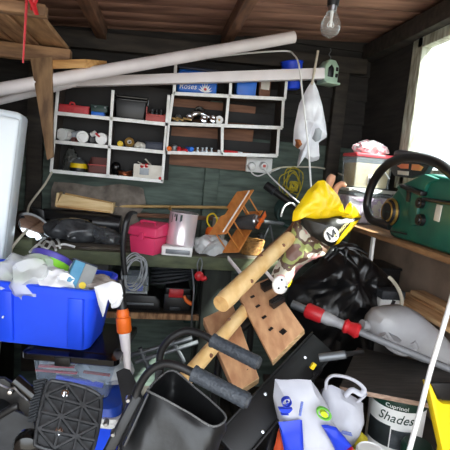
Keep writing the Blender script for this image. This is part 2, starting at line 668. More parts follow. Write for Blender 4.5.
# loft shelf top left: two bearers and planks over them
lz = 1.86
p = thing('loft_shelf', 'rough plank loft shelf hung under the roof in the top left corner', 'shelf', (XL + .3, 1.8, lz))
a, b = WZ(70, 56, lz), WZ(45, 14, lz)
m = M()
m.hexa([V((XL, a.y, lz - .035)), V((a.x, a.y, lz - .035)), V((a.x, a.y, lz + .03)), V((XL, a.y, lz + .03))],
       [V((XL, a.y + .05, lz - .035)), V((a.x, a.y + .05, lz - .035)), V((a.x, a.y + .05, lz + .03)), V((XL, a.y + .05, lz + .03))], bev=.004)
m.done('bearer', m_bearer, p)
m = M()
m.box(((XL + b.x) / 2, b.y + .02, lz + .012), (b.x - XL, .045, .036), bev=.004)
m.done('bearer', m_bearer, p)
n = 6
for i in range(n):
    w = (a.x - XL) / n
    m = M()
    x = XL + w * (i + .5)
    m.box((x - .004 * i, (a.y + b.y) / 2 + .02, lz + .042 + .006 * (i % 2)), (w - (.004 if i == n - 1 else .018), a.y - b.y + .12, .02), bev=.003)
    m.done('plank', m_brace_light if i == n - 1 else m_loft, p)

# the knotty brace plank that hangs from the loft
m = M()
Yb = a.y - .03
f = [W(47, 160, Yb), W(53, 157, Yb), W(52, 57, Yb), W(30, 58, Yb)]
m.hexa(f, [q + V((0, .022, 0)) for q in f], bev=.002)
tag(m.done('brace_plank', m_brace), 'knotty brown plank tapering downward from the loft shelf, left of the shelves', 'plank')
# short light board end
m = M()
f = [W(52, 69, a.y - .02), W(85, 68, a.y - .02), W(85, 59, a.y - .02), W(52, 60, a.y - .02)]
e = [W(52, 68, a.y + .02), W(107, 67, a.y + .1), W(107, 61, a.y + .1), W(52, 60, a.y + .02)]
m.hexa(f, e, bev=.002)
tag(m.done('board_offcut', m_pine), 'short light pine board end sticking out under the loft shelf beam', 'board')

# red straps
m = M()
p0, p1, p2 = W(27, -6, b.y - .03), W(25, 30, b.y - .03), W(23, 63, b.y - .03)
m.tube([p0, p1, p2], [.005, .004, .003], n=6, flat=.35)
tag(m.done('red_ribbon', m_red), 'long thin red ribbon hanging straight down from the loft shelf', 'ribbon')
m = M()
m.tube([W(29, -4, b.y - .05), W(33, 4, b.y - .05), W(37, 15, b.y - .05)], [.009, .01, .007], n=6, flat=.3)
m.tube([W(37, -2, b.y - .05), W(33, 6, b.y - .045), W(31, 10, b.y - .05)], [.006, .008, .004], n=6, flat=.3)
tag(m.done('red_bow', m_red), 'short red ribbon bow at the top edge, right of the long ribbon', 'ribbon')

# plastic pipes
m = M()
m.pipe(W(-14, 92, 2.12), W(294, 37, 2.30), .030)
tag(m.done('plastic_pipe', m_plastic_pipe), 'long pale plastic pipe sloping up to the right under the roof', 'pipe')
m = M()
f = [W(50, 87, 2.38), W(325, 78.5, 2.31), W(325, 67.5, 2.31), W(50, 77.5, 2.38)]
m.hexa(f, [q + V((0, .05, 0)) for q in f], bev=.004)
po = tag(m.done('square_pipe', m_plastic_pipe), 'level square white plastic downpipe in front of the top shelves', 'pipe')
m = M()
m.pipe(W(-14, 103, 2.2), W(104, 76, 2.46), .022)
tag(m.done('plastic_pipe', m_plastic_pipe), 'thinner grey pipe behind the brace plank, lowest of the pipes', 'pipe')

# hanging light bulb
bp = W(331, 22, 1.25)
p = thing('light_bulb', 'clear glass light bulb hanging from a dark holder, top right of centre', 'light bulb', bp)
m = M()
k = S(10, bp)
m.lathe([(0, -1.35 * k), (.35 * k, -1.3 * k), (.72 * k, -1.05 * k), (.95 * k, -.62 * k), (1. * k, -.25 * k), (.93 * k, .15 * k), (.72 * k, .6 * k), (.52 * k, .95 * k), (.45 * k, 1.2 * k)], Matrix.Translation(bp - V((0, 0, .15 * k))))
m.done('glass', g_bulb, p)
m = M()
m.lathe([(.0, -.5 * k), (.16 * k, -.45 * k), (.13 * k, .3 * k), (.2 * k, 1.0 * k), (.2 * k, 1.1 * k)], Matrix.Translation(bp), n=12)
for sx in (-1, 1):
    m.tube([bp + V((.1 * k * sx, 0, .2 * k)), bp + V((.35 * k * sx, 0, -.35 * k)), bp + V((.15 * k * sx, 0.1 * k, -.5 * k))], .02 * k, n=5)
m.done('filament_support', m_white_plastic, p)
m = M()
m.lathe([(.42 * k, 1.0 * k), (.45 * k, 1.7 * k), (.35 * k, 1.75 * k)], Matrix.Translation(bp), n=16)
m.done('cap', m_steel, p)
m = M()
m.lathe([(.56 * k, 1.5 * k), (.6 * k, 2.1 * k), (.5 * k, 2.9 * k), (.25 * k, 3.3 * k), (.1 * k, 3.4 * k)], Matrix.Translation(bp), n=16)
m.done('bulb_holder', m_black_plastic, p)
m = M()
m.cyl(bp + V((0, 0, 3.3 * k)), V((bp.x, bp.y, ceil_z(bp.x) - .002)), .0035, n=8)
m.done('flex', m_black_plastic, p)

# ------------------------------------------------------------- shelf units
YS, DS = 2.42, .15


def shelf_unit(label, sides, shelves, name='wall_shelf_unit'):
    pts = [W(*q, YS) for q in shelves[-1]]
    p = thing(name, label, 'shelf unit', ((pts[0].x + pts[1].x) / 2, YS + DS / 2, pts[0].z))
    for (a, b) in sides:
        A, B = W(*a, YS), W(*b, YS)
        m = M()
        d = V((.0065, 0, 0))
        y = V((0, DS, 0))
        f = [B - d, B + d, A + d, A - d]
        m.hexa([q + V((0, .004, 0)) for q in f], [q + y for q in f])
        o = m.done('upright', m_shelf_dark, p)
        m = M()
        d = V((.008, 0, 0))
        f = [B - d, B + d, A + d, A - d]
        m.hexa(f, [q + V((0, .005, 0)) for q in f], bev=.001)
        m.done('edging', m_white_wood, o)
    for (a, b) in shelves:
        A, B = W(*a, YS), W(*b, YS)
        m = M()
        d = V((0, 0, .013))
        y = V((0, DS, 0))
        f = [A - d, B - d, B, A]
        m.hexa([q + V((0, .004, 0)) for q in f], [q + y for q in f])
        o = m.done('shelf', m_shelf_dark, p)
        m = M()
        u = V((0, 0, .002))
        f = [A - d * 1.3 - V((.004, 0, 0)), B - d * 1.3 + V((.004, 0, 0)), B + u + V((.004, 0, 0)), A + u - V((.004, 0, 0))]
        m.hexa(f, [q + V((0, .005, 0)) for q in f], bev=.001)
        m.done('edging', m_white_wood, o)
    return p


LU = dict(sides=[((58.5, 82), (51, 172)), ((113, 90), (107.5, 178)), ((169, 95), (162, 182))],
          shelves=[((55.5, 111.5), (167.5, 123)), ((53, 140), (165, 151)), ((51, 169.5), (162.5, 180))])
RU = dict(sides=[((176, 61), (174, 94)), ((231, 76), (230, 97)), ((287, 78), (285, 99)),
                 ((173, 94), (169, 124)), ((228.5, 98), (226, 126)), ((283.5, 99), (282, 128)),
                 ((168.5, 124), (166, 154)), ((222.5, 127), (222, 155)), ((279, 128), (277, 156))],
          shelves=[((174, 92), (285, 97.5)), ((169, 122), (282, 126.5)), ((166, 151), (277, 154.5))])
pl = shelf_unit('left wall shelf unit of two by three cubbies with white painted edges', **LU)
pr = shelf_unit('right wall shelf unit of stepped cubbies with white edges, beside the hanging white bag', **RU)
m = M()
A, B = W(62, 78, 2.6), W(168, 180, 2.6)
m.box(((A.x + B.x) / 2, YS + DS + .004, (A.z + B.z) / 2), (B.x - A.x, .008, A.z - B.z))
m.done('back_panel', m_shelf_back, pl)
# brown board behind the right unit
m = M()
A, B = W(166, 165, 2.6), W(249, 173, 2.6)
A2 = W(175, 100, 2.6)
m.box(((A.x + B.x) / 2, YB - .031, (A2.z + B.z) / 2 + .01), (B.x - A.x, .012, A2.z - B.z))
tag(m.done('backing_board', m_brown_board), 'brown wooden board on the wall below and behind the right shelf unit', 'board')


def on(unit, row, px, back=.0, yo=.03):
    """point on a shelf at pixel column px"""
    a, b = unit['shelves'][row]
    A, B = W(*a, YS), W(*b, YS)
    t = (px - a[0]) / (b[0] - a[0])
    q = A.lerp(B, t)
    # keep the pixel column although the thing stands a little deeper
    q2 = W(px, a[1] + (b[1] - a[1]) * t, YS + yo + back)
    return V((q2.x, YS + yo + back, q.z))

# ======================================================== in the left cubbies
def lying_bottle(label, q, r, L, body, cap, capr=.75, tilt=0., name='bottle', cat='bottle', group=None):
    """bottle on its side, cap end towards the room, resting on q (the shelf point under its cap end)"""
    p = thing(name, label, cat, q, group)
    z = V((math.sin(tilt), -math.cos(tilt), 0))
    c0 = V((q.x, q.y, q.z + r)) - z * L
    T = Matrix.Translation(c0) @ z.to_track_quat('Z', 'X').to_matrix().to_4x4()
    M().lathe([(0, 0), (r * .9, 0), (r, .004), (r, L * .72), (r * .9, L * .8), (r * capr * .7, L * .86), (r * capr * .7, L * .9)], T, n=20).done('body', body, p)
    M().lathe([(r * capr * .75, L * .87), (r * capr, L * .88), (r * capr * .96, L), (r * capr * .62, L + .001), (r * capr * .55, L - .004), (0, L - .004)], T, n=20).done('cap', cap, p)
    return p


# row 1
q = on(LU, 0, 72)
s1 = S(1, q)
p = thing('tool_tray', 'flat red plastic tray in the top left cubby', 'tray', q)
m = M()
w, h = 31 * s1, 10 * s1
for z0, z1, x0, x1, y0, y1 in ((0, .004, -w / 2, w / 2, 0, .09), (0, h * .8, -w / 2, w / 2, -.003, .003), (0, h * .8, -w / 2, w / 2, .087, .093), (0, h * .8, -w / 2 - .003, -w / 2 + .003, 0, .09), (0, h * .8, w / 2 - .003, w / 2 + .003, 0, .09)):
    m.box((q.x + (x0 + x1) / 2, q.y + (y0 + y1) / 2, q.z + (z0 + z1) / 2), (x1 - x0, y1 - y0, z1 - z0), bev=.001, seg=1)
m.box((q.x, q.y + .001, q.z + h * .78), (w + .012, .008, h * .14), bev=.001)
m.done('body', m_red, p)
m = M()
m.tube([q + V((-.014, .002, h * .75)), q + V((-.008, -.004, h * 1.05)), q + V((.008, -.004, h * 1.05)), q + V((.014, .002, h * .75))], .004, n=6)
m.done('handle', m_red, p)
for dx in (-.055, 0, .055):
    m = M()
    m.box((q.x + dx, q.y - .004, q.z + h * .3), (.02, .004, h * .45), bev=.001, seg=1)
    m.done('clip', m_red, p)
q = on(LU, 0, 98)
m = M()
m.box(q + V((0, .02, .011)), (.07, .07, .022), bev=.004)
m.box(q + V((0, -.016, .006)), (.05, .006, .008), bev=.001)
tag(m.done('blue_box', m_sky_blue), 'small flat blue box under the dark green box in the top left cubby', 'box')
p = thing('green_case', 'dark green case stacked on the small flat blue box', 'case', q + V((0, 0, .022)))
m = M()
m.box(q + V((.006, .025, .037)), (.085, .07, .03), bev=.004)
m.done('body', m_teal, p)
m = M()
m.box(q + V((.006, .022, .054)), (.088, .074, .006), bev=.002)
m.done('lid', m_teal, p)
for dx in (-.02, .03):
    m = M()
    m.box(q + V((.006 + dx, -.012, .05)), (.01, .005, .012), bev=.001)
    m.done('latch', m_grey_metal, p)

q = on(LU, 0, 130)
p = thing('lidded_box', 'black lidded plastic box in the top cubby beside the red crate', 'box', q)
w, h = 31 * s1, 24 * s1
m = M()
m.hexa([q + V((-w * .44, 0, 0)), q + V((w * .44, 0, 0)), q + V((w * .5, -.004, h * .86)), q + V((-w * .5, -.004, h * .86))],
       [q + V((-w * .44, .1, 0)), q + V((w * .44, .1, 0)), q + V((w * .5, .104, h * .86)), q + V((-w * .5, .104, h * .86))], bev=.006)
m.done('body', m_black_plastic, p)
m = M()
m.box(q + V((0, .05, h * .92)), (w * 1.1, .124, h * .1), bev=.006)
m.box(q + V((0, -.008, h * .8)), (w * 1.06, .006, h * .06), bev=.002)
m.done('lid', m_black_gloss, p)
for sx in (-1, 1):
    m = M()
    m.box(q + V((sx * w * .545, .05, h * .82)), (.006, .03, h * .26), bev=.002)
    m.done('clip', m_grey_metal, p)

q = on(LU, 0, 156, yo=.012)
p = thing('open_crate', 'dull red open crate holding small dark parts in the upper cubby', 'crate', q)
w, h = 20 * s1, 15 * s1
m = M()
m.box(q + V((0, .045, .002)), (w, .09, .004))
m.box(q + V((0, 0, h * .25)), (w, .005, h * .5), bev=.001)
m.box(q + V((0, .09, h * .35)), (w, .005, h * .7), bev=.001)
for sx in (-1, 1):
    y0 = q.y
    m.hexa([V((q.x + sx * w / 2 - .0025, y0, q.z)), V((q.x + sx * w / 2 + .0025, y0, q.z)), V((q.x + sx * w / 2 + .0025, y0, q.z + h * .95)), V((q.x + sx * w / 2 - .0025, y0, q.z + h * .95))],
           [V((q.x + sx * w / 2 - .0025, y0 + .09, q.z)), V((q.x + sx * w / 2 + .0025, y0 + .09, q.z)), V((q.x + sx * w / 2 + .0025, y0 + .09, q.z + h * .7)), V((q.x + sx * w / 2 - .0025, y0 + .09, q.z + h * .7))])
m.box(q + V((0, -.004, h * .42)), (w * .9, .006, h * .1), bev=.001)
m.done('body', m_dull_red, p)
for i, (dx, r) in enumerate(((-.025, .013), (.0, .016), (.024, .014))):
    m = M()
    c = q + V((dx, .03 + .012 * (i % 2), .006))
    m.lathe([(r, 0), (r, .045), (r * .6, .05), (r * .6, .062), (r * .3, .064)], Matrix.Translation(c), n=12)
    tag(m.done('black_fitting', m_black_plastic), ['black round fitting, left one in the dull red crate', 'black round fitting, middle one in the dull red crate', 'black round fitting, right one in the dull red crate'][i], 'fitting', 'fittings in the dull red crate')

# row 2
q = on(LU, 1, 61)
lying_bottle('white squeeze tube lying in the leftmost second row cubby', q, 6.5 * s1, .11, m_white_plastic, m_white_plastic, .95, tilt=-.35)
q = on(LU, 1, 74, yo=.06)
m = M()
m.box(q + V((0, .02, .035)), (.07, .03, .05), (0, -.25, .2), bev=.003)
tag(m.done('grey_carton', m_grey_metal), 'small grey carton leaning behind the white tubes in the second row', 'carton')
q = on(LU, 1, 73)
lying_bottle('small dull red bottle lying between two white caps', q, 2.6 * s1, .08, m_dull_red, m_maroon, .9)
q = on(LU, 1, 82, yo=.008)
lying_bottle('bottle lying with a round white cap, middle of the second row cubby', q, 6 * s1, .12, m_black_plastic, m_white_plastic, 1.)
q = on(LU, 1, 93, yo=.04)
p = lying_bottle('dark spray can lying behind the white capped bottles', q, 4.5 * s1, .1, m_navy, m_black_plastic, .8, tilt=.3, name='spray_can', cat='spray can')
q2 = q + V((.0, -.0, 9.2 * s1))
m = M()
m.cyl(q2 + V((-.01, .0, 0)), q2 + V((.012, -.01, .012)), .013, n=14)
m.box(q2 + V((.018, -.012, -.004)), (.02, .01, .008), (0, .5, 0), bev=.002)
tag(m.done('spray_nozzle', [m_white_plastic]), 'white spray nozzle lying on top of the dark spray can', 'nozzle')
q = on(LU, 1, 101, yo=.008)
p = lying_bottle('bottle lying with a white cap and red tip by the divider', q, 6 * s1, .12, m_white_plastic, m_white_plastic, 1.)
m = M()
m.bar(q + V((-.03, -.004, .058)), q + V((-.008, -.006, .04)), .008, .01, bev=.002)
m.done('red_tip', m_red, p)
q = on(LU, 1, 120)
lying_bottle('yellow and black reel lying in the second row, right of the divider', q, 3 * s1, .05, m_black_plastic, m_yellow, 1., name='reel', cat='reel')
q = on(LU, 1, 129)
p = thing('tape_roll', 'brass coloured tape roll lying in the middle right cubby', 'tape roll', q)
M().lathe([(.011, -.011), (.026, -.011), (.026, .011), (.011, .011), (.011, -.011)], FR(q + V((0, .012, .027)), (1, 0, 0), (0, -1, .35)), n=24).done('roll', m_brass, p)
M().lathe([(.0085, -.012), (.0115, -.012), (.0115, .012), (.0085, .012), (.0085, -.012)], FR(q + V((0, .012, .027)), (1, 0, 0), (0, -1, .35)), n=20).done('core', m_paper, p)
q = on(LU, 1, 139)
m = M()
m.inflate([(-.03, 0), (.035, 0), (.045, .02), (.02, .036), (-.01, .04), (-.03, .022)], .02, FR(q + V((0, .03, 0)), (1, 0, 0), (0, 0, 1)), amp=.006, freq=50, seed=3, n=36, rings=5)
tag(m.done('crumpled_paper', m_paper), 'small crumpled pale paper packet beside the tape roll', 'paper')
q = on(LU, 1, 154)
m = M()
m.box(q + V((0, .04, .02)), (.095, .075, .038), bev=.003)
m.box(q + V((0, .04, .041)), (.098, .078, .006), bev=.002)
tag(m.done('navy_box', m_navy), 'flat dark navy box at the right end of the middle shelf', 'box')

# row 3
q = on(LU, 2, 66)
m = M()
m.inflate([(-.04, 0), (.035, 0), (.05, .03), (.04, .09), (.015, .125), (-.012, .13), (-.035, .08)], .03, FR(q + V((.006, .07, 0))), amp=.02, freq=30, seed=9)
tag(m.done('dark_plastic_bag', glassmat('smoky_bag', (150, 152, 150), .5, (110, 112, 108), 1.45, .15)), 'smoky clear plastic bag slumped in the bottom left cubby', 'bag')
q = on(LU, 2, 77)
p = thing('small_tub', 'small black tub with a yellow band in the bottom left cubby', 'tub', q)
m = M()
m.lathe([(.048, 0), (.05, .004), (.048, .02), (.0, .02)], Matrix.Translation(q + V((0, .048, 0))))
m.done('base', m_black_plastic, p)
m = M()
m.lathe([(.047, .02), (.046, .03), (.043, .045), (0, .045)], Matrix.Translation(q + V((0, .048, 0))))
m.done('yellow_band', m_yellow, p)
m = M()
m.lathe([(.04, .045), (.03, .06), (.012, .068), (.01, .075), (0, .076)], Matrix.Translation(q + V((0, .048, 0))))
m.done('lid', m_grey_metal, p)
q = on(LU, 2, 97.5)
p = thing('parts_bin', 'maroon open parts bin in the bottom shelf cubby, left of the divider', 'parts bin', q)
w = 19 * s1
m = M()
m.box(q + V((0, .05, .002)), (w, .1, .004))
m.box(q + V((0, .002, .024)), (w, .004, .048), bev=.001)
m.box(q + V((0, .1, .044)), (w, .004, .088), bev=.001)
for sx in (-1, 1):
    x = q.x + sx * (w / 2 - .002)
    m.hexa([V((x - .002, q.y, q.z)), V((x + .002, q.y, q.z)), V((x + .002, q.y, q.z + .05)), V((x - .002, q.y, q.z + .05))],
           [V((x - .002, q.y + .1, q.z)), V((x + .002, q.y + .1, q.z)), V((x + .002, q.y + .1, q.z + .088)), V((x - .002, q.y + .1, q.z + .088))])
m.done('body', m_maroon, p)
m = M()
m.box(q + V((0, -.001, .046)), (w * 1.02, .01, .006), bev=.002)
m.done('rim', m_dull_red, p)
q = on(LU, 2, 115)
m = M()
m.lathe([(.012, 0), (.016, .012), (.021, .024), (.027, .042), (.024, .06), (.013, .072), (0, .075)], Matrix.Translation(q + V((0, .03, 0))))
tag(m.done('small_jar', m_black_gloss), 'dark glossy round jar in the bottom right cubby by the divider', 'jar')
q = on(LU, 2, 124)
m = M()
for k in range(3):
    pts = [q + V((.034 * math.cos(a) * (1 + .06 * k), .05 + .04 * math.sin(a), .006 + .009 * k + .006 * math.sin(2 * a + k))) for a in [i * math.pi / 7 for i in range(14)]]
    m.tube(pts, .0045, n=6, res=2, close=True)
tag(m.done('copper_coil', m_copper), 'copper coloured coil of pipe in the bottom right cubby', 'coil')
q = on(LU, 2, 147.5, yo=.012)
p = thing('white_carton', 'open white carton of papers in the bottom right cubby', 'carton', q)
w, h = 29 * s1, 14 * s1
m = M()
m.box(q + V((0, .05, .002)), (w, .1, .004))
for y in (0, .1):
    m.box(q + V((0, y, h / 2)), (w, .003, h))
for sx in (-1, 1):
    m.box(q + V((sx * w / 2, .05, h / 2)), (.003, .1, h))
m.done('body', m_paper, p)
m = M()
m.box(q + V((-.02, -.002, h * .5)), (.05, .002, h * .5))
m.done('printed_panel', m_grey_metal, p)
m = M()
m.box(q + V((-.02, .05, h * .9)), (.09, .03, .004), (0, .45, .2))
m.box(q + V((.01, .04, h * 1.05)), (.08, .03, .004), (0, .75, -.2))
tag(m.done('folded_leaflet', m_paper), 'folded paper leaflets sticking out of the open white carton', 'leaflet')
for i, (dx, lb) in enumerate(((-.034, 'red screw cap in the white carton, left of the pair'), (-.012, 'red screw cap in the white carton, right of the pair'))):
    m = M()
    m.lathe([(.013, 0), (.013, .01), (.010, .016), (0, .016)], Matrix.Translation(q + V((dx, .012, h * .82 + .002 * i))) @ Euler((.9, 0, .3 * i)).to_matrix().to_4x4(), n=14)
    tag(m.done('screw_cap', m_red), lb, 'cap', 'red caps in the white carton')
q = on(LU, 2, 160, yo=.004)
m = M()
m.lathe([(.008, 0), (.008, .012), (.004, .016), (0, .016)], Matrix.Translation(q + V((0, -.002, 0))), n=12)
tag(m.done('wall_plug', m_red), 'tiny red plug at the right end of the lowest left shelf', 'plug')

# ======================================================= in the right cubbies
q = on(RU, 0, 197)
s2 = S(1, q)
p = thing('printed_tub', 'bright blue tub printed with a white word and a leaf spray, on the top shelf', 'tub', q)
w, h = 40 * s2, 26 * s2
m = M()
m.box(q + V((0, .055, h * .45)), (w, .1, h * .9), bev=.018, seg=3)
m.done('body', m_sky_blue, p)
m = M()
m.box(q + V((0, .055, h * .93)), (w * 1.03, .106, h * .1), bev=.006)
m.done('lid', m_navy, p)
text('printed_word', 'Roses', .04, FR(q + V((-w * .24, .002, h * .24)), (1, 0, .05)), m_white_plastic, p, shear=.25)
m = M()
for k, a in enumerate((-1.15, -.75, -.4, -.1, .2, .5, .85, 1.2)):
    L = .056 - .004 * abs(k - 3.5)
    c = q + V((w * .2, .003, .012))
    t = c + V((math.sin(a) * L, 0, math.cos(a) * L))
    nrm = V((math.cos(a), 0, -math.sin(a))) * .0042
    mid = c.lerp(t, .55)
    m.add([c, mid + nrm, t, mid - nrm, c + V((0, .002, 0)), mid + nrm + V((0, .002, 0)), t + V((0, .002, 0)), mid - nrm + V((0, .002, 0))], [[3, 2, 1, 0], [4, 5, 6, 7], [0, 1, 5, 4], [1, 2, 6, 5], [2, 3, 7, 6], [3, 0, 4, 7]])
m.done('printed_leaf_spray', m_white_plastic, p)
m = M()
m.lathe([(0, 0), (.008, 0), (.008, .003), (0, .003)], FR(q + V((w * .2, .005, .03)), (1, 0, 0), (0, -1, 0)), n=12)
m.done('printed_dot', m_red, p)
m = M()
m.lathe([(0, 0), (.006, 0), (.006, .003), (0, .003)], FR(q + V((w * .4, .009, .05)), (1, 0, 0), (0, -1, 0)), n=10)
m.done('printed_dot', m_red, p)

q = on(RU, 0, 246, yo=.01)
p = thing('blue_container', 'plain blue box in the top cubby, right of the divider', 'box', q)
w, h = 21 * s2, 20 * s2
m = M()
m.hexa([q + V((-w * .46, 0, 0)), q + V((w * .46, 0, 0)), q + V((w * .5, -.004, h * .86)), q + V((-w * .5, -.004, h * .86))],
       [q + V((-w * .46, .1, 0)), q + V((w * .46, .1, 0)), q + V((w * .5, .104, h * .86)), q + V((-w * .5, .104, h * .86))], bev=.007)
m.done('body', m_sky_blue, p)
M().box(q + V((0, .05, h * .92)), (w * 1.1, .118, h * .14), bev=.005).done('lid', m_sky_blue, p)
q = on(RU, 0, 266)
p = thing('brown_carton', 'brown carton standing in the top right cubby behind the pipe', 'carton', q)
M().box(q + V((0, .07, .065)), (.065, .05, .13), bev=.003).done('body', m_brown_board, p)
M().box(q + V((0, .044, .075)), (.05, .003, .05)).done('label_panel', m_paper, p)
m = M()
c = q + V((0.005, .035, .13))
m.inflate([(-.05, 0), (.05, .008), (.055, .03), (.01, .024), (-.04, .02)], .03, FR(c), amp=.008, freq=40, seed=2, n=30, rings=5)
tag(m.done('green_packet', mat('green_white_packet', [(236, 240, 236), (60, 170, 90), (236, 240, 236)], .5, scale=22, lo=.45, hi=.58)), 'crumpled green and white packet lying on the brown carton', 'packet')
# blue netted pot hanging beyond the unit
q = W(292, 76, 2.52)
p = thing('blue_basket', 'blue pierced plastic basket hanging right of the top shelf', 'basket', q - V((0, 0, .06)))
m = M()
m.lathe([(0, -.075), (.04, -.075), (.045, -.07), (.062, .07), (.068, .075), (.064, .075), (.058, .068), (.042, -.068), (0, -.07)], Matrix.Translation(q) @ Euler((0, -.12, 0)).to_matrix().to_4x4())
m.done('body', m_blue, p)
for k in range(14):
    m = M()
    a = math.pi * (1.0 + k % 7 / 7)
    zz = -.03 if k < 7 else .02
    r = .052 + zz * .09
    m.lathe([(0, 0), (.005, 0), (.005, .003), (0, .003)], FR(q + V((r * math.cos(a) - zz * .12, r * math.sin(a), zz)), (-math.sin(a), math.cos(a), 0), (math.cos(a), math.sin(a), .1)), n=8)
    m.done('hole', m_navy, p)

# row 2
q = on(RU, 1, 200, yo=.02)
p = thing('mixer_tap', 'chrome bath mixer tap lying in the middle left cubby', 'tap', q)
m = M()
m.tube([q + V((-.055, .02, .03)), q + V((-.03, .015, .05)), q + V((0, .02, .055)), q + V((.035, .03, .045)), q + V((.07, .03, .04))], [.016, .02, .019, .013, .012], n=12)
m.done('body', m_chrome, p)
for dx, dz in ((-.06, .024), (.02, .026), (.07, .03)):
    m = M()
    m.lathe([(.0, -.014), (.02, -.014), (.024, 0), (.02, .014), (.012, .016), (.011, .004), (0, .004)], FR(q + V((dx, .004, dz)), (1, 0, 0), (.2, -1, .2)), n=16)
    m.done('tap_end', m_chrome, p)
m = M()
m.tube([q + V((-.02, .01, .055)), q + V((-.03, .0, .075)), q + V((-.005, -.004, .085)), q + V((.02, .004, .07))], .007, n=8)
m.done('lever', m_black_gloss, p)
q = on(RU, 1, 219, yo=.01)
p = thing('cable_reel', 'small white reel lying beside the chrome tap', 'reel', q)
M().lathe([(.007, -.01), (.022, -.01), (.022, .01), (.007, .01), (.007, -.01)], FR(q + V((0, .01, .0225)), (1, 0, 0), (0, -1, .1)), n=20).done('flange', m_white_plastic, p)
M().lathe([(0, -.006), (.0068, -.006), (.0068, .006), (0, .006)], FR(q + V((0, .01, .0225)), (1, 0, 0), (0, -1, .1)), n=12).done('hub', m_brass, p)
for i, (x0, x1, dz, a, lb) in enumerate(((170, 178, .012, .1, 'short cane offcut lying flattest on the middle shelf, far left'), (174, 183, .014, -.5, 'short pale cane offcut tilted over the shelf edge'), (181, 191, .012, -.28, 'longest cane offcut, sloping right over the shelf edge'))):
    A = on(RU, 1, x0, yo=.01) + V((.012, 0, dz + .012))
    B = on(RU, 1, x1, yo=-.012) + V((0, 0, .008 + .003 * i))
    m = M()
    m.cyl(A, B, .005, n=8)
    tag(m.done('cane_offcut', m_bamboo), lb, 'cane', 'cane offcuts in the middle cubby')
q = on(RU, 1, 178, yo=.05)
m = M()
m.lathe([(.0, 0), (.02, 0), (.026, .02), (.012, .045), (.0, .05)], Matrix.Translation(q), n=14)
tag(m.done('grey_cone', m_grey_metal), 'small grey cone behind the cane offcuts', 'cone')

# row 3
def screwdriver(q, col, rx, L, lb, az=0.):
    p = thing('screwdriver', lb, 'screwdriver', q, 'screwdrivers on the lowest right shelf')
    z = V((math.sin(az), -math.cos(az), 0))
    c0 = q + V((0, 0, rx)) - z * L * .5
    T = Matrix.Translation(c0) @ z.to_track_quat('Z', 'X').to_matrix().to_4x4()
    M().lathe([(.0, L * .42), (rx * .6, L * .42), (rx, L * .5), (rx * .8, L * .6), (rx, L * .75), (rx * .95, L * .97), (rx * .5, L), (0, L)], T, n=12).done('handle', col, p)
    M().lathe([(0, 0), (rx * .25, .002), (rx * .25, L * .43), (0, L * .43)], T, n=8).done('shaft', m_steel, p)


screwdriver(on(RU, 2, 169.5, yo=.02), m_orange, .013, .11, 'orange handled screwdriver at the far left of the lowest right shelf', -.1)
screwdriver(on(RU, 2, 180, yo=.03), m_red, .009, .11, 'thin red handled screwdriver between the orange and blue handles', .9)
screwdriver(on(RU, 2, 187, yo=.02), m_sky_blue, .014, .1, 'blue handled screwdriver on the lowest right shelf', .5)
q = on(RU, 2, 174, yo=.035)
m = M()
m.lathe([(0, 0), (.016, .0), (.02, .012), (.018, .03), (.01, .038), (0, .038)], Matrix.Translation(q), n=16)
tag(m.done('silver_knob', m_grey_metal), 'small silver knob standing behind the orange screwdriver', 'knob')
q = on(RU, 2, 179, yo=.014)
m = M()
c = q + V((0, 0, .003))
m.lathe([(0, 0), (.011, 0), (.013, .006), (.011, .02), (.004, .024), (0, .024)], FR(c + V((0, 0, .0)), (1, 0, 0), (0, -.4, .9)), n=14)
tag(m.done('red_bead', m_red), 'round red bead sitting on the front edge of the lowest right shelf', 'bead')
for i, px in enumerate((197, 202, 206, 211)):
    q = on(RU, 2, px, yo=.02 + .012 * (i % 2))
    m = M()
    m.lathe([(.0, 0), (.011, 0), (.011, .008), (.006, .009), (.006, .02 + .004 * (i % 3)), (.008, .021), (.008, .026), (0, .026)], Matrix.Translation(q + V((0, 0, 0))), n=8)
    tag(m.done('metal_fitting', m_steel), ['silver fitting nearest the blue screwdriver', 'second silver fitting right of the blue screwdriver', 'third silver fitting right of the blue screwdriver', 'silver fitting farthest from the blue screwdriver'][i], 'fitting', 'silver fittings on the lowest shelf')
q = on(RU, 2, 219, yo=.02)
m = M()
m.lathe([(0, 0), (.009, 0), (.009, .012), (.005, .016), (0, .016)], Matrix.Translation(q), n=12)
tag(m.done('plastic_stopper', m_white_plastic), 'tiny white stopper against the divider of the lowest right shelf', 'stopper')
q = on(RU, 2, 232, yo=.02)
p = thing('pliers', 'red handled pliers lying in the lowest right cubby', 'pliers', q)
for sg in (-1, 1):
    m = M()
    m.tube([q + V((-.045, sg * .018, .007)), q + V((-.01, sg * .016, .007)), q + V((.03, sg * .006, .007))], .006, n=8)
    m.done('grip', m_red, p)
    m = M()
    m.bar(q + V((.03, sg * .005, .007)), q + V((.06, -sg * .004, .007)), .008, .01, bev=.002)
    m.done('jaw', m_steel, p)

# ============================================================ wall fittings
q = W(258, 165, YB)
p = thing('wall_socket', 'white double wall socket with two plugs below the right shelves', 'wall socket', V((q.x, YB - .04, q.z - .04)))
m = M()
m.box((q.x - .004, YB - .035, q.z), (26 * S(1, q), .04, 15 * S(1, q)), bev=.006)
m.done('plate', m_white_plastic, p)
sock = q
for px, cl in ((251, m_white_plastic), (263, m_dull_red)):
    c = W(px, 166, YB - .055)
    m = M()
    m.lathe([(.024, 0), (.024, .02), (.018, .034), (0, .036)], FR(c, (1, 0, 0), (0, -1, 0)), n=18)
    o = m.done('plug', m_white_plastic, p)
    m = M()
    m.box(c + V((0, -.036, 0)), (.018, .003, .016), bev=.001)
    m.done('fuse_cover', cl, o)


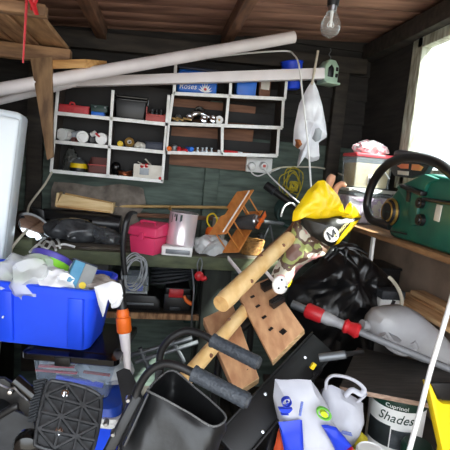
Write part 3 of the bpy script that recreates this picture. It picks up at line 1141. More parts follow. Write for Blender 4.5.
def cable(name, lb, pts, r, mt, cat='cable', n=7):
    m = M()
    m.tube([W(*q) for q in pts], r, n=n)
    return tag(m.done(name, mt), lb, cat)


cable('white_cable', 'white cable looping from the left plug up to the socket plate', [(251, 168, YB - .09), (252, 173, YB - .1), (258, 176, YB - .1), (266, 173, YB - .09), (273, 171, YB - .06), (280, 168, YB - .04)], .0042, m_white_plastic)
cable('white_cable', 'straight white cable running diagonally from the right plug to the yellow bag', [(264, 168, YB - .09), (272, 178, YB - .12), (288, 193, 2.4), (304, 207, 2.2)], .0045, m_white_plastic)
cable('white_cable', 'white cable clipped along the back wall behind the hanging bag', [(272, 170, YB - .03), (281, 167.5, YB - .02), (296, 167, YB - .02), (318, 167.5, YB - .02), (332, 171, YB - .02), (345, 176, YB - .02)], .005, m_cream)
cable('power_cable', 'long pale cord dropping past the white pipe to the yellow bag', [(193, 60, 2.42), (240, 54, 2.42), (284, 51, 2.4), (294, 55, 2.34), (299, 66, 2.22), (303, 100, 2.15), (308, 145, 2.1), (311, 187, 2.02)], .0048, m_white_plastic, 'cord')
cable('power_cable', 'pale cord sagging from the corner of the left shelf unit behind the fridge', [(52, 172, 2.41), (45, 184, 2.42), (35, 197, 2.43), (29, 206, 2.45), (27, 216, 2.47)], .006, m_cream, 'cord')

# ================================================================= workbench
BZ = .985


def onb(px, py, z=BZ):
    return WZ(px, py, z)


# dark panels behind part of each right hand cubby row
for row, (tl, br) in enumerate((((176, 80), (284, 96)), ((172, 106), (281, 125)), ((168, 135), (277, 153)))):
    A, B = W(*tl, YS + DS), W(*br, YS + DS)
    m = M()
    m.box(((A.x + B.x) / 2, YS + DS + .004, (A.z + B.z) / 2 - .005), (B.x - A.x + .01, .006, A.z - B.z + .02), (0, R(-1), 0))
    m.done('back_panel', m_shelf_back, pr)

p = thing('workbench', 'long worn workbench with olive green front edge along the back wall', 'workbench', (-.1, 2.3, 0))
m = M()
for i in range(4):
    m.box((-.14, 2.04 + .14 * i + .07, BZ - .017), (1.5, .138, .034), bev=.004, seg=1)
m.done('top', m_bench_top, p)
m = M()
m.box((-.14, 2.03, BZ - .03), (1.5, .025, .062), bev=.004)
m.done('front_edge', m_bench_green, p)
for x, y, w in ((.32, 2.1, .14), (-.82, 2.1, .1), (.32, 2.56, .08), (-.82, 2.56, .08)):
    m = M()
    m.box((x, y, (BZ - .034) / 2), (w, .07, BZ - .034), bev=.004)
    m.done('leg', m_post_green, p)
m = M()
m.box((-.27, 2.36, .645), (1.04, .44, .02), bev=.002)
o = m.done('lower_shelf', m_dark_timber, p)
m = M()
m.box((-.27, 2.135, .642), (1.04, .018, .03), bev=.002)
m.done('shelf_edge', m_loft, o)
m = M()
c = W(22, 250, 1.98)
m.box((c.x, 1.99, c.z - .01), (.095, .06, .125), bev=.005)
m.box((c.x, 1.957, c.z + .012), (.1, .012, .006))
m.done('end_block', m_bench_green, p)

# narrow ledge batten + cane resting on it
m = M()
A, B = W(118, 214, 2.6), W(232, 219, 2.6)
m.hexa([A - V((0, .018, .012)), B - V((0, .018, .012)), B + V((0, -.018, .012)), A + V((0, -.018, .012))],
       [A + V((0, .018, -.012)), B + V((0, .018, -.012)), B + V((0, .018, .012)), A + V((0, .018, .012))], bev=.002)
struct(m.done('trim_5', m_brown_board))
m = M()
m.cyl(W(104, 206, 2.575), W(231, 207.5, 2.575), .009, n=10)
tag(m.done('bamboo_cane', m_bamboo), 'long straight tan cane lying level along the back wall above the bench', 'cane')

# fridge
p = thing('fridge', 'tall white fridge with rounded top edge at the far left', 'fridge', (-.8, 1.85, 0))
A = W(21, 112, 1.74)
fw_ = .44
T = Matrix.Translation(V((A.x, 1.74, A.z))) @ Euler((0, R(5), R(9))).to_matrix().to_4x4() @ Matrix.Translation((0, 0, -A.z))
m = M(T)
m.box((-fw_ / 2, .135, A.z / 2), (fw_, .2, A.z), bev=.02, seg=3)
m.done('cabinet', m_fridge, p)
m = M(T)
m.box((-fw_ / 2, .015, A.z / 2 + .02), (fw_ - .004, .03, A.z - .09), bev=.012, seg=3)
m.done('door', m_fridge, p)

# back of the bench: sack, black roll, wooden tray
o = W(97, 214, 2.56)
poly = pxo([(50, 232), (50, 190), (53, 182), (72, 183), (95, 187), (120, 184), (143, 188), (146, 205), (138, 216), (138, 238)], 2.56, o)
m = M()
m.inflate(poly, .018, FR((o.x, 2.585, o.z)), amp=.012, freq=14, seed=4)
tag(m.done('folded_sack', mat('grey_brown_sacking', (134, 124, 114), .9, rgb2=(92, 84, 76), scale=16, bump=.3, detail=8)), 'folded grey brown sack standing behind the wooden tray on the bench', 'sack')
A, B = onb(46, 229), onb(116, 236)
A, B = V((A.x, 2.475, BZ + .07)), V((B.x + .02, 2.475, BZ + .06))
p = thing('black_roll', 'black plastic roll lying along the back of the bench', 'roll', ((A.x + B.x) / 2, 2.485, BZ))
m = M()
m.lathe([(.02, 0), (.056, 0), (.058, .006), (.058, (B - A).length - .006), (.056, (B - A).length), (.02, (B - A).length)], FR(A, (0, 1, 0), (B - A)), n=28)
m.done('roll', mat('black_roll_film', (34, 35, 38), .3, rgb2=(24, 25, 27), scale=10), p)
m = M()
m.sheet(lambda u, v: A + V((.02 + u * .25, -.062 + .004 * math.sin(v * 5), -.045 + v * .055 + .01 * u)), 10, 4, .003)
m.done('loose_flap', m_black_gloss, p)

p = thing('wooden_tray', 'pale pine open tray resting on the black roll, lower edge sloping right', 'tray', V((A.x + .2, 2.47, BZ + .125)))
a, b, c, d = W(56, 205, 2.46), W(112, 212, 2.46), W(112, 204, 2.46), W(62, 194, 2.46)
m = M()
m.hexa([a, b, c, d], [q + V((0, .012, 0)) for q in (a, b, c, d)], bev=.001)
m.done('front_board', m_pine_light, p)
m = M()
m.hexa([a - V((.0, 0, .012)), b - V((0, 0, .008)), b, a], [q + V((0, .09, 0)) for q in (a - V((0, 0, .012)), b - V((0, 0, .008)), b, a)], bev=.001)
m.done('bottom_board', m_pine, p)
for q, h in ((a + V((.004, 0, 0)), .075), (b, .055)):
    m = M()
    m.box(q + V((0, .045, h / 2 - .008)), (.012, .1, h), (0, .1, 0), bev=.001)
    m.done('end_board', m_pine_light, p)
m = M()
a2, b2 = a + V((0, .085, 0)), b + V((0, .085, 0))
m.hexa([a2, b2, c + V((0, .085, 0)), d + V((0, .085, 0))], [q + V((0, .008, 0)) for q in (a2, b2, c + V((0, .085, 0)), d + V((0, .085, 0)))])
m.done('back_board', m_pine, p)

# black bundles
q = onb(70, 243)
m = M()
m.blob(q + V((0, .07, .05)), (.16, .085, .06), (0, .06, 0), amp=.02, freq=14, seed=1, ridge=True, zmin=BZ)
tag(m.done('black_bundle', mat('crinkled_black_film', (74, 76, 79), .25, rgb2=(40, 41, 44), scale=20, bump=.15)), 'crinkled black bundle lying on the bench in front of the black roll', 'bundle')
q = onb(104, 246)
m = M()
m.blob(q + V((0, .07, .035)), (.085, .07, .04), (0, .2, 0), amp=.018, freq=22, seed=5, ridge=True, zmin=BZ)
tag(m.done('clear_wrapping', glassmat('grey_film', (190, 192, 195), .35, (120, 122, 126), 1.5, .12)), 'crumpled grey see-through wrapping between the black bundle and the pink box', 'wrapping')
for i, (pts, lb) in enumerate(((((36, 247), (44, 240), (52, 238), (58, 242), (60, 248)), 'white cable curling highest on the left of the bench'), (((40, 252), (46, 243), (55, 246), (64, 246), (75, 247)), 'white cable trailing right along the bench edge'), (((30, 252), (38, 246), (47, 249), (52, 243), (56, 250)), 'white cable looping nearest the jar lid'))):
    m = M()
    m.tube([onb(x, y, BZ + .006) + V((0, 0, .008 * (k % 2))) for k, (x, y) in enumerate(pts)], .0055, n=7)
    tag(m.done('white_cable', m_white_plastic), lb, 'cable', 'white cables on the bench')
# flat newspapers and dust on bench
m = M()
q = onb(85, 249)
m.box(q + V((.02, .06, .003)), (.32, .1, .006), (0, 0, .06), bev=.001)
tag(m.done('dusty_board', m_bench_top), 'dusty thin board lying flat on the front of the bench', 'board')

# round glossy mirror with black rim and strap
c = W(34, 228, 2.2)
p = thing('wing_mirror', 'oval glossy black rimmed mirror leaning at the left end of the bench', 'mirror', c - V((0, 0, .1)))
T = FR(c, (.75, .1, -.55), (.25, -.85, .42)) @ Matrix.Diagonal((1, .62, 1, 1))
m = M()
m.lathe([(0, -.05), (.06, -.045), (.096, -.01), (.1, .0), (.097, .006), (.088, .004)], T, n=36)
m.done('housing', m_black_gloss, p)
m = M()
m.lathe([(0, .010), (.05, .008), (.088, .003), (.088, 0), (0, 0)], T, n=36)
m.done('mirror_glass', mat('mirror_surface', (205, 215, 220), .08, 1., rgb2=(190, 200, 206), scale=3), p)
m = M()
m.tube([W(26, 211, 2.17), W(18, 214, 2.15), (W(14, 226, 2.1)), W(11, 245, 2.02), W(9, 262, 1.98)], .008, n=8, flat=.6)
m.done('strap', m_black_plastic, p)
cable('power_cable', 'pale cord drooping from behind the mirror past the olive block', [(27, 230, 2.02), (18, 240, 1.95), (11, 250, 1.93), (9, 268, 1.93)], .0065, m_cream, 'cord')
o = W(34, 217, 2.4)
m = M()
m.prism(pxo([(31, 206), (44, 210), (46, 232), (38, 232), (36, 216)], 2.4, o), -.008, .008, FR((o.x, 2.4, o.z)), bev=.003)
tag(m.done('black_bracket', m_black_plastic), 'black plastic bracket behind the oval mirror', 'bracket')

# pink box
q = onb(147, 255)
p = thing('pink_toolbox', 'bright pink plastic toolbox on the bench, left of the shiny tin', 'toolbox', q + V((0, .07, 0)))
T = Matrix.Translation(q + V((.0, .06, 0))) @ Euler((0, 0, -.5)).to_matrix().to_4x4()
m = M(T)
m.hexa([(-.062, -.052, 0), (.062, -.052, 0), (.07, -.058, .082), (-.07, -.058, .082)], [(-.062, .062, 0), (.062, .062, 0), (.07, .068, .082), (-.07, .068, .082)], bev=.006)
m.done('body', m_pink, p)
m = M(T)
m.hexa([(-.077, -.064, .085), (.077, -.064, .085), (.072, -.058, .128), (-.072, -.058, .128)], [(-.077, .074, .085), (.077, .074, .085), (.07, .064, .148), (-.07, .064, .148)], bev=.007)
lid = m.done('lid', m_pink, p)
m = M(T)
m.tube([(-.035, -.005, .138), (-.035, -.012, .15), (.035, -.012, .15), (.035, -.005, .138)], .005, n=7, res=3)
m.done('handle', m_pink, lid)
m = M(T)
m.box((0, -.067, .088), (.026, .008, .034), bev=.002)
m.done('latch', m_pink, p)

# white flat box and shiny tin on it
q = onb(178, 256)
p = thing('white_box', 'flat white box with a grey panel under the shiny tin', 'box', q + V((0, .07, 0)))
T = Matrix.Translation(q + V((0, .06, 0))) @ Euler((0, 0, -.12)).to_matrix().to_4x4()
m = M(T)
m.box((0, 0, .022), (.145, .13, .044), bev=.004)
m.done('body', m_white_plastic, p)
m = M(T)
m.box((.005, -.066, .02), (.115, .003, .022), bev=.001)
m.done('grey_panel', m_grey_metal, p)
p = thing('paint_tin', 'shiny silver tin standing on the flat white box', 'tin', q + V((.012, .07, .044)))
T = Matrix.Translation(q + V((.008, .065, .046))) @ Euler((0, .07, 0)).to_matrix().to_4x4()
m = M(T)
m.lathe([(0, 0), (.069, 0), (.071, .004), (.068, .008), (.068, .148), (.071, .152), (.071, .157), (.063, .157)], n=36)
m.done('body', mat('tinplate', (246, 238, 242), .3, .55, rgb2=(220, 196, 206), scale=5, stretch=(2, 2, .4)), p)
m = M(T)
m.lathe([(.063, .157), (.061, .151), (0, .151)], n=36)
m.done('lid', m_chrome, p)
m = M(T)
for k in range(5):
    a = math.pi * (1.2 + .06 * k * (1 + .2 * (k % 2)))
    L = .012 + .035 * rnd.random()
    m.box((.0678 * math.cos(a), .0678 * math.sin(a), .15 - L / 2), (.004 + .002 * (k % 3), .003, L), (0, 0, a + math.pi / 2), bev=.001, seg=1)
m.done('paint_drip', m_teal, p)
m = M(T)
m.tube([(-.075, .01, .16), (-.07, 0, .172), (-.066, -.006, .158)], .004, n=6)
m.done('handle_ear', m_brass, p)

# orange bottle with yellow loop, clear bag
q = onb(212, 257)
m = M()
m.blob(q + V((0, .08, .04)), (.085, .07, .05), (0, 0, .2), amp=.03, freq=18, seed=8, ridge=True, zmin=BZ)
tag(m.done('clear_bag', g_bag), 'crumpled clear plastic bag on the bench under the orange bottle', 'bag')
c = W(208.5, 236, 2.26)
p = thing('orange_bottle', 'small orange bottle with a yellow loop, left of the model biplane', 'bottle', c - V((0, 0, .06)))
T = Matrix.Translation(c - V((0, 0, .05))) @ Euler((0, .13, 0)).to_matrix().to_4x4()
M(T).lathe([(0, 0), (.027, 0), (.029, .005), (.027, .085), (.018, .098), (.01, .1), (0, .1)], n=22).done('body', m_orange, p)
M(T).tube([(-.01, 0, .1), (-.03, 0, .125), (-.03, 0, .155), (-.006, 0, .172), (.018, 0, .15), (.02, 0, .12), (.01, 0, .1)], .0045, n=8).done('loop', m_yellow, p)
q = onb(222, 250) + V((0, .2, 0))
m = M()
m.lathe([(0, 0), (.035, 0), (.04, .08), (.042, .14), (.039, .14), (.036, .08), (.03, .005), (0, .005)], Matrix.Translation(V((q.x + .01, 2.47, BZ))), n=20)
tag(m.done('clear_cup', g_milky), 'milky plastic cup behind the orange bottle at the back of the bench', 'cup')

# model biplane
c = W(238, 222, 2.06)
p = thing('model_biplane', 'orange wooden model biplane propped up on the bench', 'model plane', V((c.x, c.y, BZ)))
nose = (rt * 17 + up * 1 - fw * 13.4).normalized()
span = (rt * 27 + up * 42 + fw * 37.4).normalized()
upv = nose.cross(span).normalized()
if upv.dot(up) < 0:
    upv = -upv
T = Matrix.Translation(c) @ Matrix((nose, span, upv)).transposed().to_4x4()


def wing(name, uo, zo, half, chord, notch):
    m = M(T)
    z0, z1 = zo, zo + .006
    if notch:
        o_ = [(-chord / 2, -half), (chord / 2, -half), (chord / 2, half), (-chord / 2, half), (-chord / 2, .035), (-chord / 2 + .02, .024), (-chord / 2 + .02, -.02), (-chord / 2, -.03)]
    else:
        o_ = [(-chord / 2, -half), (chord / 2, -half), (chord / 2, half), (-chord / 2, half)]
    m.prism([(a + uo, z) for a, z in o_], z0, z1, Matrix(((1, 0, 0, 0), (0, 0, 1, 0), (0, 1, 0, 0), (0, 0, 0, 1))), bev=.002, seg=1)
    return m.done(name, m_toy_wood, p)


wing('top_wing', .0, .064, .16, .105, True)
wing('lower_wing', .0, -.064, .15, .1, False)
for y in (-.125, -.055, .06, .125):
    for x in (-.04, .036):
        m = M(T)
        m.cyl((x, y, -.06), (x - .006, y, .065), .0036, n=8)
        m.done('strut', m_toy_wood, p)
m = M(T)
m.hexa([(-.1, -.02, -.022), (-.1, .02, -.022), (-.1, .012, .016), (-.1, -.012, .016)], [(.105, -.032, -.035), (.105, .032, -.035), (.105, .026, .028), (.105, -.026, .028)], bev=.008)
m.done('fuselage', mat('dark_grey_paint', (78, 80, 82), .45, rgb2=(60, 62, 64), scale=10), p)
m = M(T)
m.lathe([(0, .102), (.026, .102), (.03, .11), (.026, .118), (.012, .12), (.008, .132), (0, .132)], Matrix(((0, 0, 1, 0), (0, 1, 0, 0), (1, 0, 0, 0), (0, 0, 0, 1))), n=18)
m.done('engine_cowl', m_steel, p)
m = M(T)
m.lathe([(0, .128), (.012, .128), (.012, .142), (.006, .147), (0, .147)], Matrix(((0, 0, 1, 0), (0, 1, 0, 0), (1, 0, 0, 0), (0, 0, 0, 1))), n=14)
for sg in (-1, 1):
    m.hexa([(.132, sg * .004, -.009), (.13, sg * .045, -.018), (.13, sg * .058, .006), (.132, sg * .004, .009)], [(.14, sg * .004, -.009), (.14, sg * .045, -.012), (.14, sg * .058, .014), (.14, sg * .004, .009)], bev=.002)
m.done('propeller', m_orange, p)
m = M(T)
m.box((.03, .0, .072), (.007, .3, .004))
m.done('white_stripe', m_white_plastic, p)

# torch, rope coil, hose, tripod
A, B = W(266, 185, 2.47), W(300, 210, 2.36)
p = thing('black_torch', 'long black torch tube slanting down in front of the yellow rope', 'torch', B - V((0, 0, .03)))
d = (B - A)
M().tube([A, A + d * .06, A + d * .22, A + d * .24, B], [.026, .027, .027, .021, .02], n=16, res=1).done('barrel', m_black_plastic, p)
M().tube([A + d * .22, A + d * .27], .029, n=16, res=1).done('ring', m_black_rubber, p)
M().lathe([(0, -.003), (.023, -.003), (.023, .0), (0, 0)], FR(A, d.orthogonal(), -d), n=16).done('lens', m_black_gloss, p)
c = W(291, 180, 2.59)
p = thing('yellow_rope', 'tangled coil of thin yellow rope hanging on the back wall', 'rope', c - V((0, 0, .1)))
for k in range(5):
    m = M()
    a0 = k * 2.4
    rx, rz = .045 + .02 * rnd.random(), .055 + .03 * rnd.random()
    pts = [c + V((.02 * math.sin(a0) + rx * math.cos(a), -.012 - .006 * k, -.02 + (.03 * math.cos(a0)) + rz * math.sin(a) + .01 * math.sin(3 * a + a0))) for a in [i * math.pi / 6 for i in range(12)]]
    m.tube(pts, .003, n=6, res=4, close=True)
    m.done('loop', mat('yellow_rope_strand', (196, 178, 44), .7, rgb2=(150, 134, 30), scale=60), p)
for k in range(4):
    m = M()
    pts = [c + V((.03 * math.cos(a * (1 + .3 * k) + k) * .8, -.06 - .004 * k, -.035 + .028 * math.sin(a * (1.2 + .2 * k)))) for a in [i * math.pi / 5 for i in range(11)]]
    m.tube(pts, .004, n=6, res=4)
    m.done('knot', mat('yellow_rope_strand', (0, 0, 0)), p)
c = W(288, 214, 2.5)
p = thing('garden_hose', 'dark green coil of hose behind the torch and the yellow bag', 'hose', c - V((0, 0, .1)))
for k in range(4):
    m = M()
    pts = [c + V((.07 * math.cos(a), -.03 + .02 * k + .01 * math.sin(a), .07 * math.sin(a) + .006 * k)) for a in [i * math.pi / 8 for i in range(16)]]
    m.tube(pts, .011, n=8, res=3, close=True)
    m.done('coil', m_teal, p)
cable('power_cable', 'white cord curling round the end of the black torch', [(283, 208, 2.36), (281, 216, 2.34), (284, 207, 2.33), (291, 203, 2.33), (296, 206, 2.33)], .0055, m_white_plastic, 'cord')
c = W(270, 224, 2.4)
p = thing('tripod', 'thin grey folding tripod standing behind the model biplane', 'tripod', V((c.x, c.y, BZ)))
for dx, dy in ((-.05, -.03), (.03, -.05), (.05, .06)):
    M().cyl(c, V((c.x + dx, c.y + dy, BZ)), .005, .004, n=8).done('leg', m_grey_metal, p)
M().box(c + V((.02, 0, .01)), (.12, .04, .018), (0, .03, 0), bev=.004).done('head', m_grey_metal, p)
# junk boxes at the right of the bench
q = onb(252, 256)
p = thing('wicker_basket', 'small brown wicker basket at the bench corner behind the log end', 'basket', q)
m = M()
for k in range(9):
    z = .008 * k
    m.tube([q + V(((.05 + .002 * k) * math.cos(a), .05 + (.045 + .002 * k) * math.sin(a), z + .006 + .003 * (i % 2))) for i, a in enumerate([j * math.pi / 10 for j in range(20)])], .006, n=6, res=2, close=True)
m.done('weave', mat('wicker', (168, 122, 62), .7, rgb2=(110, 76, 36), scale=60), p)
M().lathe([(0, .002), (.048, .002), (.05, .008), (0, .008)], Matrix.Translation(q + V((0, .05, 0))), n=20).done('base', mat('wicker', (0, 0, 0)), p)
for i, (px, py, w, h, mt, lb) in enumerate(((247, 244, .05, .03, m_navy, 'small dark blue case among the clutter right of the biplane'), (255, 247, .06, .035, m_black_plastic, 'small black box among the clutter behind the wicker basket'), (262, 243, .05, .05, m_grey_metal, 'small grey canister among the clutter by the tripod'))):
    q = onb(px, py)
    m = M()
    if i == 2:
        m.lathe([(0, 0), (.024, 0), (.025, .003), (.024, .04), (.014, .048), (.014, .056), (0, .056)], Matrix.Translation(q + V((0, .04, 0))), n=18)
    else:
        m.box(q + V((0, .03, h / 2)), (w, .05, h), (0, 0, .2 + i), bev=.004)
        m.box(q + V((0, .03, h + .003)), (w + .004, .054, .006), (0, 0, .2 + i), bev=.002)
    tag(m.done('small_case' if i < 2 else 'canister', mt), lb, 'case' if i < 2 else 'canister')

# ---------------------------------------------------------- under the bench
US = .657
q = W(147, 304, 2.17)
p = thing('black_case', 'black case with a grey stripe on the shelf under the bench', 'case', V((q.x, 2.25, US)))
x0, x1 = W(122, 295, 2.17).x, W(161, 300, 2.17).x
m = M()
m.prism([(-(x1 - x0) / 2, 0), ((x1 - x0) / 2, 0), ((x1 - x0) / 2, .05), ((x1 - x0) / 2 - .03, .078), (-(x1 - x0) / 2, .082)], 2.17, 2.36, FR(((x0 + x1) / 2, 0, US)), bev=.008)
m.done('body', m_black_plastic, p)
M().box(((x0 + x1) / 2 - .01, 2.168, US + .034), (x1 - x0 - .05, .006, .012), bev=.002).done('grey_stripe', m_grey_metal, p)
x0, x1 = W(165, 300, 2.17).x, W(190, 300, 2.17).x
p = thing('toolbox', 'black toolbox with a red latch on the shelf under the bench', 'toolbox', V(((x0 + x1) / 2, 2.25, US)))
xc = (x0 + x1) / 2
M().box((xc, 2.26, US + .045), (x1 - x0 + .01, .17, .09), bev=.006).done('body', m_black_plastic, p)
M().box((xc, 2.26, US + .105), (x1 - x0, .15, .03), bev=.006).done('lid', m_black_plastic, p)
M().box((xc - .01, 2.168, US + .098), (.075, .012, .045), bev=.004).done('latch', m_red, p)
M().box((xc - .01, 2.172, US + .015), (.055, .012, .022), bev=.003).done('lower_clip', m_black_rubber, p)
c = W(189, 300, 2.145)
m = M()
m.tube([W(184, 296, 2.15), W(187, 301, 2.145), W(192, 304, 2.145)], [.008, .01, .012], n=10)
tag(m.done('hand_tool', m_orange), 'small orange tool handle at the right end of the lower shelf', 'tool')
c = W(172, 275, 2.16)
p = thing('cable_coil', 'coil of black cable hanging under the bench top', 'cable', c - V((0, 0, .06)))
for k in range(7):
    m = M()
    m.tube([c + V((.1 * math.cos(a), .04 + .05 * math.sin(a) + .006 * k, -.035 + .013 * k + .018 * math.cos(a + .3 * k))) for a in [i * math.pi / 9 for i in range(18)]], .0065, n=7, res=2, close=True)
    m.done('coil', m_black_rubber, p)
q = W(136, 282, 2.16)
p = thing('clear_tub', 'clear plastic tub of blue and green bits on the black case under the bench', 'tub', V((q.x, 2.22, US + .083)))
zt = US + .083
M().box((q.x, 2.25, zt + .004), (.12, .13, .008), bev=.002).done('base', g_milky, p)
for dx, dy, w, d_ in ((-.06, 0, .003, .13), (.06, 0, .003, .13), (0, -.065, .12, .003), (0, .065, .12, .003)):
    M().box((q.x + dx, 2.25 + dy, zt + .045), (w, d_, .09)).done('side', g_clear, p)
for i, (dx, mt, lb) in enumerate(((-.03, m_sky_blue, 'blue bit lying left in the clear tub under the bench'), (.015, m_blue, 'darker blue bit in the middle of the clear tub under the bench'), (.04, m_bench_green, 'green bit lying right in the clear tub under the bench'))):
    m = M()
    m.box((q.x + dx, 2.22, zt + .008 + .016), (.03, .05, .032), (.0, 0, .4 * i), bev=.006)
    tag(m.done('plastic_bit', mt), lb, 'plastic bit', 'bits in the clear tub under the bench')
# pale wire coil hung from a black strap on the bench edge
c = W(134, 272, 2.0)
p = thing('wire_coil', 'hank of pale wire hanging from a black strap on the bench edge', 'wire', c - V((0, 0, .09)))
for k in range(7):
    m = M()
    a0 = .5 * k
    rx, rz = .04 + .004 * (k % 4), .07 + .006 * (k % 3)
    m.tube([c + V((.012 * math.sin(a0 * 2) + rx * math.cos(a) + .25 * rx * math.sin(a), -.016 + .005 * k, rz * math.sin(a) - .01 * math.cos(a0))) for a in [i * math.pi / 8 for i in range(16)]], .0028, n=6, res=3, close=True)
    m.done('loop', mat('grey_wire', (186, 190, 194), .4, rgb2=(140, 144, 150), scale=30), p)
m = M()
m.tube([W(137, 213, 2.05), W(131, 213, 2.03), W(127, 220, 1.99), W(124, 236, 1.98), W(123, 252, 1.98), W(125, 275, 1.98)], [.008, .012, .014, .013, .012, .011], n=10, flat=.55)
m.done('strap', m_black_plastic, p)
# red clip
c = W(199, 276, 1.99)
p = thing('red_clip', 'red plastic clip hanging on a wire loop from the bench edge', 'clip', c - V((0, 0, .03)))
m = M()
m.blob(c, (.022, .018, .024), (0, .3, 0), sub=3)
m.tube([c + V((0, 0, 0)), c + V((.022, 0, -.012)), c + V((.036, 0, -.004))], [.014, .013, .011], n=10)
m.done('body', m_red, p)
m = M()
m.tube([c + V((-.006, 0, .02)), c + V((-.012, 0, .06)), c + V((0, 0, .088)), c + V((.011, 0, .06)), c + V((.006, 0, .02))], .003, n=6)
m.done('wire_loop', m_grey_metal, p)
m = M()
m.tube([W(192, 268, 2.12), W(194, 290, 2.1), W(192, 315, 2.1), W(191, 345, 2.12)], .005, n=7)
tag(m.done('metal_rod', m_grey_metal), 'thin dark metal rod hanging beside the bench leg', 'rod')
# bits low down beneath the lower shelf
p = thing('tubular_frame', 'folded dark tubular frame lying low under the bench', 'frame', W(150, 350, 2.0))
for a, b in (((128, 356), (192, 338)), ((135, 362), (198, 342)), ((140, 348), (150, 372)), ((172, 340), (184, 362))):
    M().cyl(W(*a, 1.97), W(*b, 1.97), .011, n=10).done('tube', m_grey_metal, p)
m = M()
q = W(188, 322, 2.3)
m.box((q.x, 2.3, US - .012 - .045), (.06, .06, .09), bev=.008)
tag(m.done('teal_box', m_teal), 'small teal box hanging under the lower bench shelf', 'box')
m = M()
q = W(98, 268, 2.15)
m.box((q.x, 2.23, q.z - .01), (.1, .16, .09), bev=.004)
m.box((q.x, 2.23, q.z + .037), (.104, .164, .008), bev=.002)
m.box((q.x, 2.23, (US + q.z - .055) / 2), (.12, .18, q.z - .055 - US), bev=.004)
tag(m.done('grey_carton', mat('dark_grey_card', (84, 84, 82), .8, rgb2=(66, 66, 64), scale=10)), 'dark grey carton under the bench behind the blue bin', 'carton')

# -------------------------------------------- hanging things right of shelves
o = W(311, 120, 2.3)
poly = pxo([(313, 79), (318, 90), (322, 104), (326, 125), (327, 137), (318, 143), (319, 160), (311, 162), (305, 157), (297, 168), (301, 150), (293, 145), (294, 128), (299, 104), (307, 88)], 2.3, o)
p = thing('hanging_bag', 'white plastic bag hanging from the stick at the end of the pipe', 'bag', V((o.x, 2.3, o.z - .2)))
m = M()
m.inflate(poly, .045, FR(o), amp=.016, freq=16, seed=6, ctr=(0, -.02))
m.done('bag', mat('thin_white_film', (238, 238, 242), .4, rgb2=(206, 206, 214), scale=9, bump=.1), p)
m = M()
oo = W(316, 133, 2.3)
m.inflate(pxo([(311, 125), (318, 124), (322, 130), (320, 140), (313, 146), (308, 140)], 2.3, o), .05, FR(o), amp=.004, freq=20, seed=3, back=0.2, n=40, rings=6)
m.done('grey_print', mat('grey_print', (176, 180, 182), .5, rgb2=(150, 154, 158), scale=12), p)
m = M()
m.inflate(pxo([(294, 139), (299, 138), (302, 145), (298, 149), (295, 146)], 2.3, o), .04, FR(o), amp=.004, freq=40, seed=3, back=0.2, n=30, rings=5)
m.done('rusty_contents', mat('rusty_bits', (172, 104, 56), .8, rgb2=(120, 66, 36), scale=50), p)
m = M()
m.cyl(W(318, 51, 2.36), W(312, 84, 2.27), .007, n=8)
tag(m.done('wooden_stick', m_cream), 'pinkish stick behind the pipe end holding the white bag', 'stick')

c = W(329, 72, 2.46)
p = thing('bird_feeder', 'pale green house shaped feeder hanging from the roof beam', 'bird feeder', c - V((0, 0, .07)))
mg = mat('pale_green_plastic', (184, 210, 190), .45, rgb2=(160, 190, 168), scale=10)
w, h = S(16, c), S(22, c)
T = FR(c, (1, .25, 0))
m = M(T)
outer = [(-w / 2, -h / 2), (w / 2, -h / 2), (w / 2 * 1.05, h * .22), (w * .22, h / 2), (-w * .22, h / 2), (-w / 2 * 1.05, h * .22)]
inner = [(-w * .3, -h * .26), (w * .12, -h * .26), (w * .12, h * .12), (-w * .08, h * .28), (-w * .3, h * .12)]
m.prism(outer, -.03, .05, bev=.008)
m.done('body', mg, p)
m = M(T)
m.prism(inner, -.033, -.02, bev=.002)
m.done('opening', m_black_plastic, p)
for dz in (-.02, .015):
    m = M(T)
    m.box((w * .34, -.03, dz), (w * .16, .01, h * .17), bev=.002)
    m.done('side_opening', m_black_plastic, p)
m = M(T)
m.box((0, -.005, -h / 2 - .004), (w * 1.05, .1, .012), bev=.003)
m.done('tray', mg, p)
m = M(T)
m.tube([(0, .01, h / 2), (.008, .01, h / 2 + .02), (-.006, .01, h / 2 + .035), (.004, .01, h / 2 + .055), (0, .012, h / 2 + .07)], .0025, n=6)
m.done('hook', m_grey_metal, p)

# ------------------------------------------------------------ right shelf
SZ = 1.185
SX = .975
p = thing('wall_shelf', 'deep wooden shelf under the window on the right wall', 'shelf', (1.11, 1.7, SZ - .02))
m = M()
m.box(((SX + XR) / 2, 1.68, SZ - .011), (XR - SX - .002, 1.62, .022), bev=.003)
m.done('board', mat('worn_shelf_wood', (150, 112, 76), .7, rgb2=(112, 80, 52), scale=8, stretch=(6, 1, 5), bump=.1), p)
m = M()
c = W(386, 245, 2.0)
y = 1.86
m.box((SX + .03, y, SZ - .085), (.012, .026, .13), bev=.003)
m.box((SX + .075, y, SZ - .026), (.1, .026, .008), bev=.002)
m.done('bracket', m_white_plastic, p)


